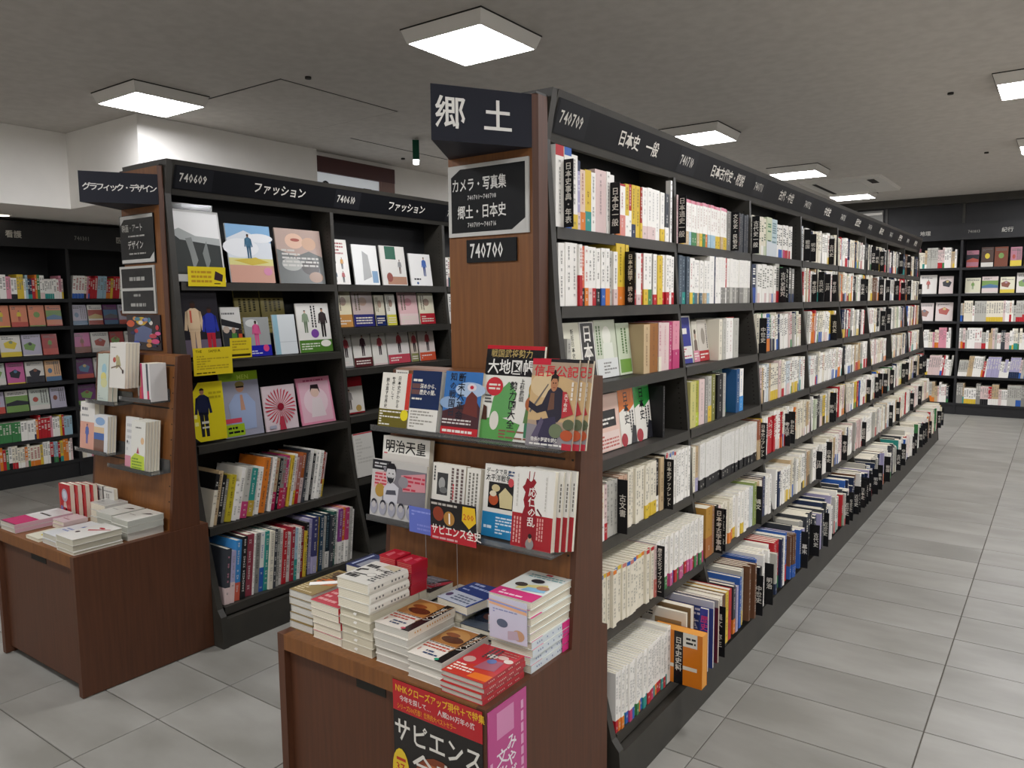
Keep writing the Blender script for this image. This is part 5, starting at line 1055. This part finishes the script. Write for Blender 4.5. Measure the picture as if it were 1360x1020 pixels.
onin = [('bg', 'e0ded6'), ('r', 0, 0, 1, .43, 'a02028'), ('p', [(.28, .0), (.6, .0), (.62, .36), (.56, .5), (.52, .62), (.58, .7), (.5, .78), (.56, .84), (.5, .88), (.42, .84), (.32, .88), (.28, .8), (.22, .76), (.3, .7), (.26, .6), (.3, .52), (.24, .4)], '8a1a24'), ('p', [(.36, .86), (.37, .97), (.39, .97), (.385, .86)], '8a1a24'), ('p', [(.46, .86), (.49, .97), (.51, .97), (.48, .86)], '8a1a24'), ('p', [(.6, .5), (.72, .42), (.74, .44), (.62, .52)], '5a141c'),
        ('tv', '応仁の乱', .38, .78, .125, 'e6e0d8'), ('mv', .04, .05, .26, .38, 3, 'd89a94'), ('mv', .62, .12, .8, .4, 3, 'd89a94'), ('mv', .08, .5, .14, .92, 1, 'c4c1b8'), ('mv', .78, .5, .84, .92, 1, 'c4c1b8'), ('e', .48, .06, .1, .07, '8a8684'), ('e', .48, .13, .045, .05, 'c0957c'), ('e', .48, .16, .045, .03, '1f1a1a')]
rface('displayed_book', -1.207, -1.075, Lw_, .216, .018, onin, 'front white and crimson warrior-silhouette book on lower ledge, rightmost', back=.030)
for k in range(3): rface('displayed_book', -1.207+.013*(k+1), -1.075+.013*(k+1), Lw_, .215, .010, [('bg', 'dedbd2'), ('r', 0, 0, 1, .43, 'a02028'), ('mv', .93, .5, .99, .85, 1, '6a6660')], f'{nth(k+1)} copy behind the warrior-silhouette book', back=.018-.012*k)
# show cards hooked on the lower ledge
face_book('show_card', .104, .078, .0015, [('bg', '5f6fc0'), ('m', .1, .65, .9, .9, 2, '8a96d8'), ('m', .3, .1, .9, .4, 2, '7a86d0')], (-1.556, 1.642, .825), -PI/2, 0, 'periwinkle blue show card hooked under the portrait magazine', 'card', pages=False)
face_book('show_card', .168, .118, .0015, [('bg', '1f1c1c'), ('r', 0, 0, 1, .34, 'b0202c'), ('e', .18, .66, .12, .18, '8a3a24'), ('e', .42, .58, .12, .18, 'a87a3a'), ('t', '1', .36, .42, .38, 'f0ece2'), ('p', [(.7, .6), (.72, .95), (.98, .95), (1, .6), (.85, .42)], 'e0b828'), ('t', '200', .73, .62, .2, 'c04a20'), ('tx', 'サピエンス全史', .02, .15, .27, .82, 'ece6dc'), ('m', .04, .02, .6, .12, 1, 'd0a0a0'), ('m', .03, .86, .6, .97, 1, 'b0aaa0')],
          (-1.462, 1.632, .822), -PI/2, 0, 'black and red show card with yellow tag hooked on lower ledge', 'card', pages=False)
face_book('price_strip', .055, .018, .001, [('bg', 'e0ddd4'), ('m', .1, .2, .9, .8, 1, '8a8a88')], (-1.735, 1.7865, 1.272), -PI/2, 0, 'small white label strip on top left corner of riser', 'label', pages=False)
for x, l in ((-1.505, 'thin wire hanging below the blue show card'), (-1.385, 'thin wire hanging below the black and red show card')):
    wv = MB().cyl((0, 0, 0), .0012, .16, n=6).build('hanging_wire', SILVER, None, (x, 1.655, .665)); tag(wv, l, 'wire')

# ------------------------------------------------------------------ left table: riser books and piles
def lfc(x0, x1, z, h, th, ops, label, copies=0, back=0., cat='book', tilt=.09, n='displayed_book'):
    y = yr(z)-.006-back-(copies*(th*1.12))-.012; x0 -= .022; x1 -= .022
    r_ = face_book(n, x1-x0, h, th, ops, (x0, y, z), -PI/2, tilt, label, cat, 'face-out books on the left riser', step=None)
    for k in range(copies):
        copy_tree(r_[0], (x0, y+(k+1)*th*1.10, z), label=f"{nth(k+1)} copy behind the {label.split(',')[0]}")
lfc(-3.345, -3.215, 1.15, .195, .014, [('bg', 'dfdbd2'), ('p', [(.4, .42), (.72, .5), (.6, .7), (.42, .68)], 'a8a278'), ('e', .3, .62, .1, .06, 'b8524a'), ('e', .47, .66, .1, .07, 'b8a878'), ('p', [(.1, .45), (.6, .52), (.9, .38), (.88, .35), (.58, .48), (.1, .42)], '7a6a58'), ('e', .85, .37, .06, .05, '4a3a38'), ('m', .1, .88, .4, .92, 1, '9a968c')], 'cream book with rose drawing, high on left riser', copies=3, back=.008)
lfc(-3.50, -3.405, 1.0755, .215, .02, [('bg', 'c3cfc4'), ('e', .6, .68, .22, .12, '9ac0cc'), ('e', .55, .52, .25, .1, 'd9cf7a'), ('e', .6, .4, .3, .1, 'cfcf98'), ('m', .1, .05, .9, .25, 4, 'a8b4b0')], 'pale green patterned book on left riser', copies=1)
lfc(-3.175, -3.115, 1.1055, .15, .012, [('bg', 'b08a6a'), ('e', .5, .6, .3, .2, '8a5a40'), ('r', 0, 0, 1, .34, 'd04a50')], 'small tan book with coral band on left riser', copies=0, back=.012)
for k, (c, nm) in enumerate((('b03a60', 'crimson'), ('d9d5d2', 'white'), ('d5d2d0', 'second white'), ('4a5055', 'dark'), ('d5d2cf', 'last white'))):
    lfc(-3.108+.0, -3.095+.0+.002, 1.1055, .158, .05, [('bg', c), ('r', 0, 0, 1, .25, 'c84a60')] if nm == 'dark' else [('bg', c)], f'{nm} spine-out book on small right ledge of left riser', tilt=.0) if False else None
    m = MB().box((0, 0, 0), (.0135, .072, .158), c); 
    if nm == 'dark': m.box((-.0002, -.0004, 0), (.0137, .0, .045), 'c03a5a')
    o = m.build('upright_book', PRINT, None, (-3.109+k*.0145, yr(1.1055)-.08, 1.107)); MB().box((.001, .0, .158), (.0125, .07, .1585), PG).build('page_block', PRINT, o)
    tag(o, f'{nm} spine-out book on small right ledge of left riser', 'book')
lfc(-3.645, -3.515, .8525, .215, .02, [('bg', 'e0ddd6'), ('r', 0, 0, 1, .58, 'd9a08c'), ('m', .1, .8, .9, .92, 1, '6a6a70'), ('m', .1, .68, .6, .76, 1, '9a9a98'), ('fig', .5, .12, .42, '4a62a8', '4a62a8', '5a3a6a')], 'white and salmon book with blue figure on left riser', copies=1)
lfc(-3.505, -3.385, .8525, .165, .012, [('bg', 'd9dadb'), ('r', 0, .0, .75, .34, '7a5a4c'), ('r', 0, .34, .75, .52, '3f62a4'), ('r', 0, .52, .75, .68, 'd9bc94'), ('e', .45, .84, .35, .11, '86a6cc')], 'white book with sea and sand picture on left riser', copies=2, back=.01)
lfc(-3.27, -3.16, .8105, .215, .014, [('bg', 'dad9d6'), ('r', 0, 0, 1, .22, 'd490a0'), ('m', .1, .3, .9, .9, 5, 'bcbcbc'), ('e', .15, .5, .05, .03, '5a5a60')], 'white book with pink foot on lower right of left riser', back=.015)
lfc(-3.155, -3.045, .8105, .212, .012, [('bg', 'dcdbd2'), ('p', [(.0, .0), (1, .0), (.95, .32), (.3, .36), (.0, .25)], 'b4c83a'), ('m', .1, .05, .8, .28, 4, '6a8a2a'), ('e', .8, .62, .12, .07, 'd9b48a'), ('p', [(.4, .36), (.5, .5), (.6, .36)], 'a84a5a'), ('m', .3, .85, .7, .9, 1, '5a5a58')], 'white book with lime green label on left riser', copies=4)
# piles on the left table
TZ2 = .56
wh1 = [('bg', 'dcdad2'), ('e', .55, .75, .14, .04, 'b0303a'), ('p', [(.3, .55), (.9, .8), (.95, .78), (.4, .5)], 'b0404a'), ('e', .25, .35, .07, .05, '3a2028')]
pile('piled_book', -3.148, 1.338, TZ2, .135, .19, [.012, .024, .024], 'dcdad2', wh1, 'l', 'white book with red doodle in pile at left table corner', pg='c6c2b0')
wh2 = [('bg', 'dadcdc'), ('p', [(.5, .6), (.8, .75), (.75, .8), (.5, .7)], '4a62a8'), ('m', .2, .3, .8, .5, 2, '8a9ac0')]
pile('piled_book', -3.29, 1.345, TZ2, .13, .19, [.02, .022], 'dadcdc', wh2, 'l', 'white book with blue script in pile beside the red doodle pile', pg='cbc8bb')
pile('piled_book', -3.415, 1.338, TZ2, .11, .12, [.014], 'dcd9c4', [('bg', 'dcd9c4'), ('e', .6, .5, .2, .25, 'cfc04a')], 'l', 'low white book with yellow spot at front of left table')
pkp = [('bg', 'd8d6d2'), ('r', 0, 0, 1, .42, 'c02f6a'), ('m', .2, .6, .85, .7, 1, '3a3a3a'), ('r', 0, 0, 1, .03, '7a1f4a')]
pile('piled_book', -3.66, 1.338, TZ2, .14, .235, [.018, .018], 'd8d6d2', pkp, 'r', 'white book with hot pink end at far left of table', edgecols=['d0a8b4']*2, pg='c9c3b6')
pile('piled_book', -3.50, 1.475, TZ2, .1, .1, [.016, .016], 'd8c4c4', [('bg', 'd8c4c4'), ('m', .2, .3, .8, .6, 2, 'b08088')], 'r', 'pale pink book behind the yellow-spotted book')
feath = [('bg', 'dddcd2'), ('p', [(.45, .62), (.7, .78), (.9, .76), (.75, .68)], '2a2a2c'), ('m', .15, .4, .5, .5, 1, 'b0aea6')]
pile('piled_book', -3.146, 1.548, TZ2, .13, .152, [.03, .026, .024], 'dddcd2', feath, 'r', 'white book with feather mark in pile by riser, right one', edgecols=['c9c7be', 'b9bab0', 'b9bab0'], pg='b9bab0')
pile('piled_book', -3.285, 1.56, TZ2, .13, .142, [.03, .026, .026], 'dddcd2', feath, 'r', 'white book with feather mark in pile by riser, left one', edgecols=['c9c7be', 'b9bab0', 'b9bab0'], pg='b9bab0')
pile('piled_book', -3.425, 1.60, TZ2, .128, .10, [.03, .03, .03], 'cfccc4', [('bg', 'cfccc4'), ('r', .1, .1, .9, .9, 'b9b7b0'), ('m', .2, .3, .8, .5, 1, '7a7a78')], 'r', 'white and grey boxed book piled at the middle of left table', edgecols=[None]*3)
rd_ = [('bg', 'b0242c'), ('e', .5, .66, .26, .2, 'a8a4b4'), ('e', .5, .68, .16, .12, 'c9ccd8'), ('p', [(.3, .1), (.6, .3), (.8, .05)], '1f1c20'), ('p', [(.35, .3), (.65, .28), (.6, .45), (.4, .45)], 'd0b0a8'), ('e', .2, .25, .12, .08, '7a6aa8'), ('r', .03, .05, .1, .95, 'c95a4a')]
for k in range(4):
    face_book('comic_book', .105, .15, .019, rd_, (-3.66+.026*k, 1.60+.021*k, TZ2+.001), -PI/2, 0, f"{['front', 'second', 'third', 'rearmost'][k]} red comic standing on left table", 'book')
gs_ = [('bg', 'cfcdc6'), ('mv', .3, .2, .6, .8, 2, '4a4a4a'), ('m', .1, .85, .9, .93, 1, '8a8a88')]
for k in range(4):
    face_book('comic_book', .1, .14, .016, gs_, (-3.545+.03*k, 1.69-.0*k, TZ2+.002+.0), -PI/2, .0, f"{['first', 'second', 'third', 'fourth'][k]} pale comic standing at foot of left riser", 'book') if k == 0 or k == 3 else None
bpy.data.objects.remove(_fo); bpy.data.curves.remove(_fc)
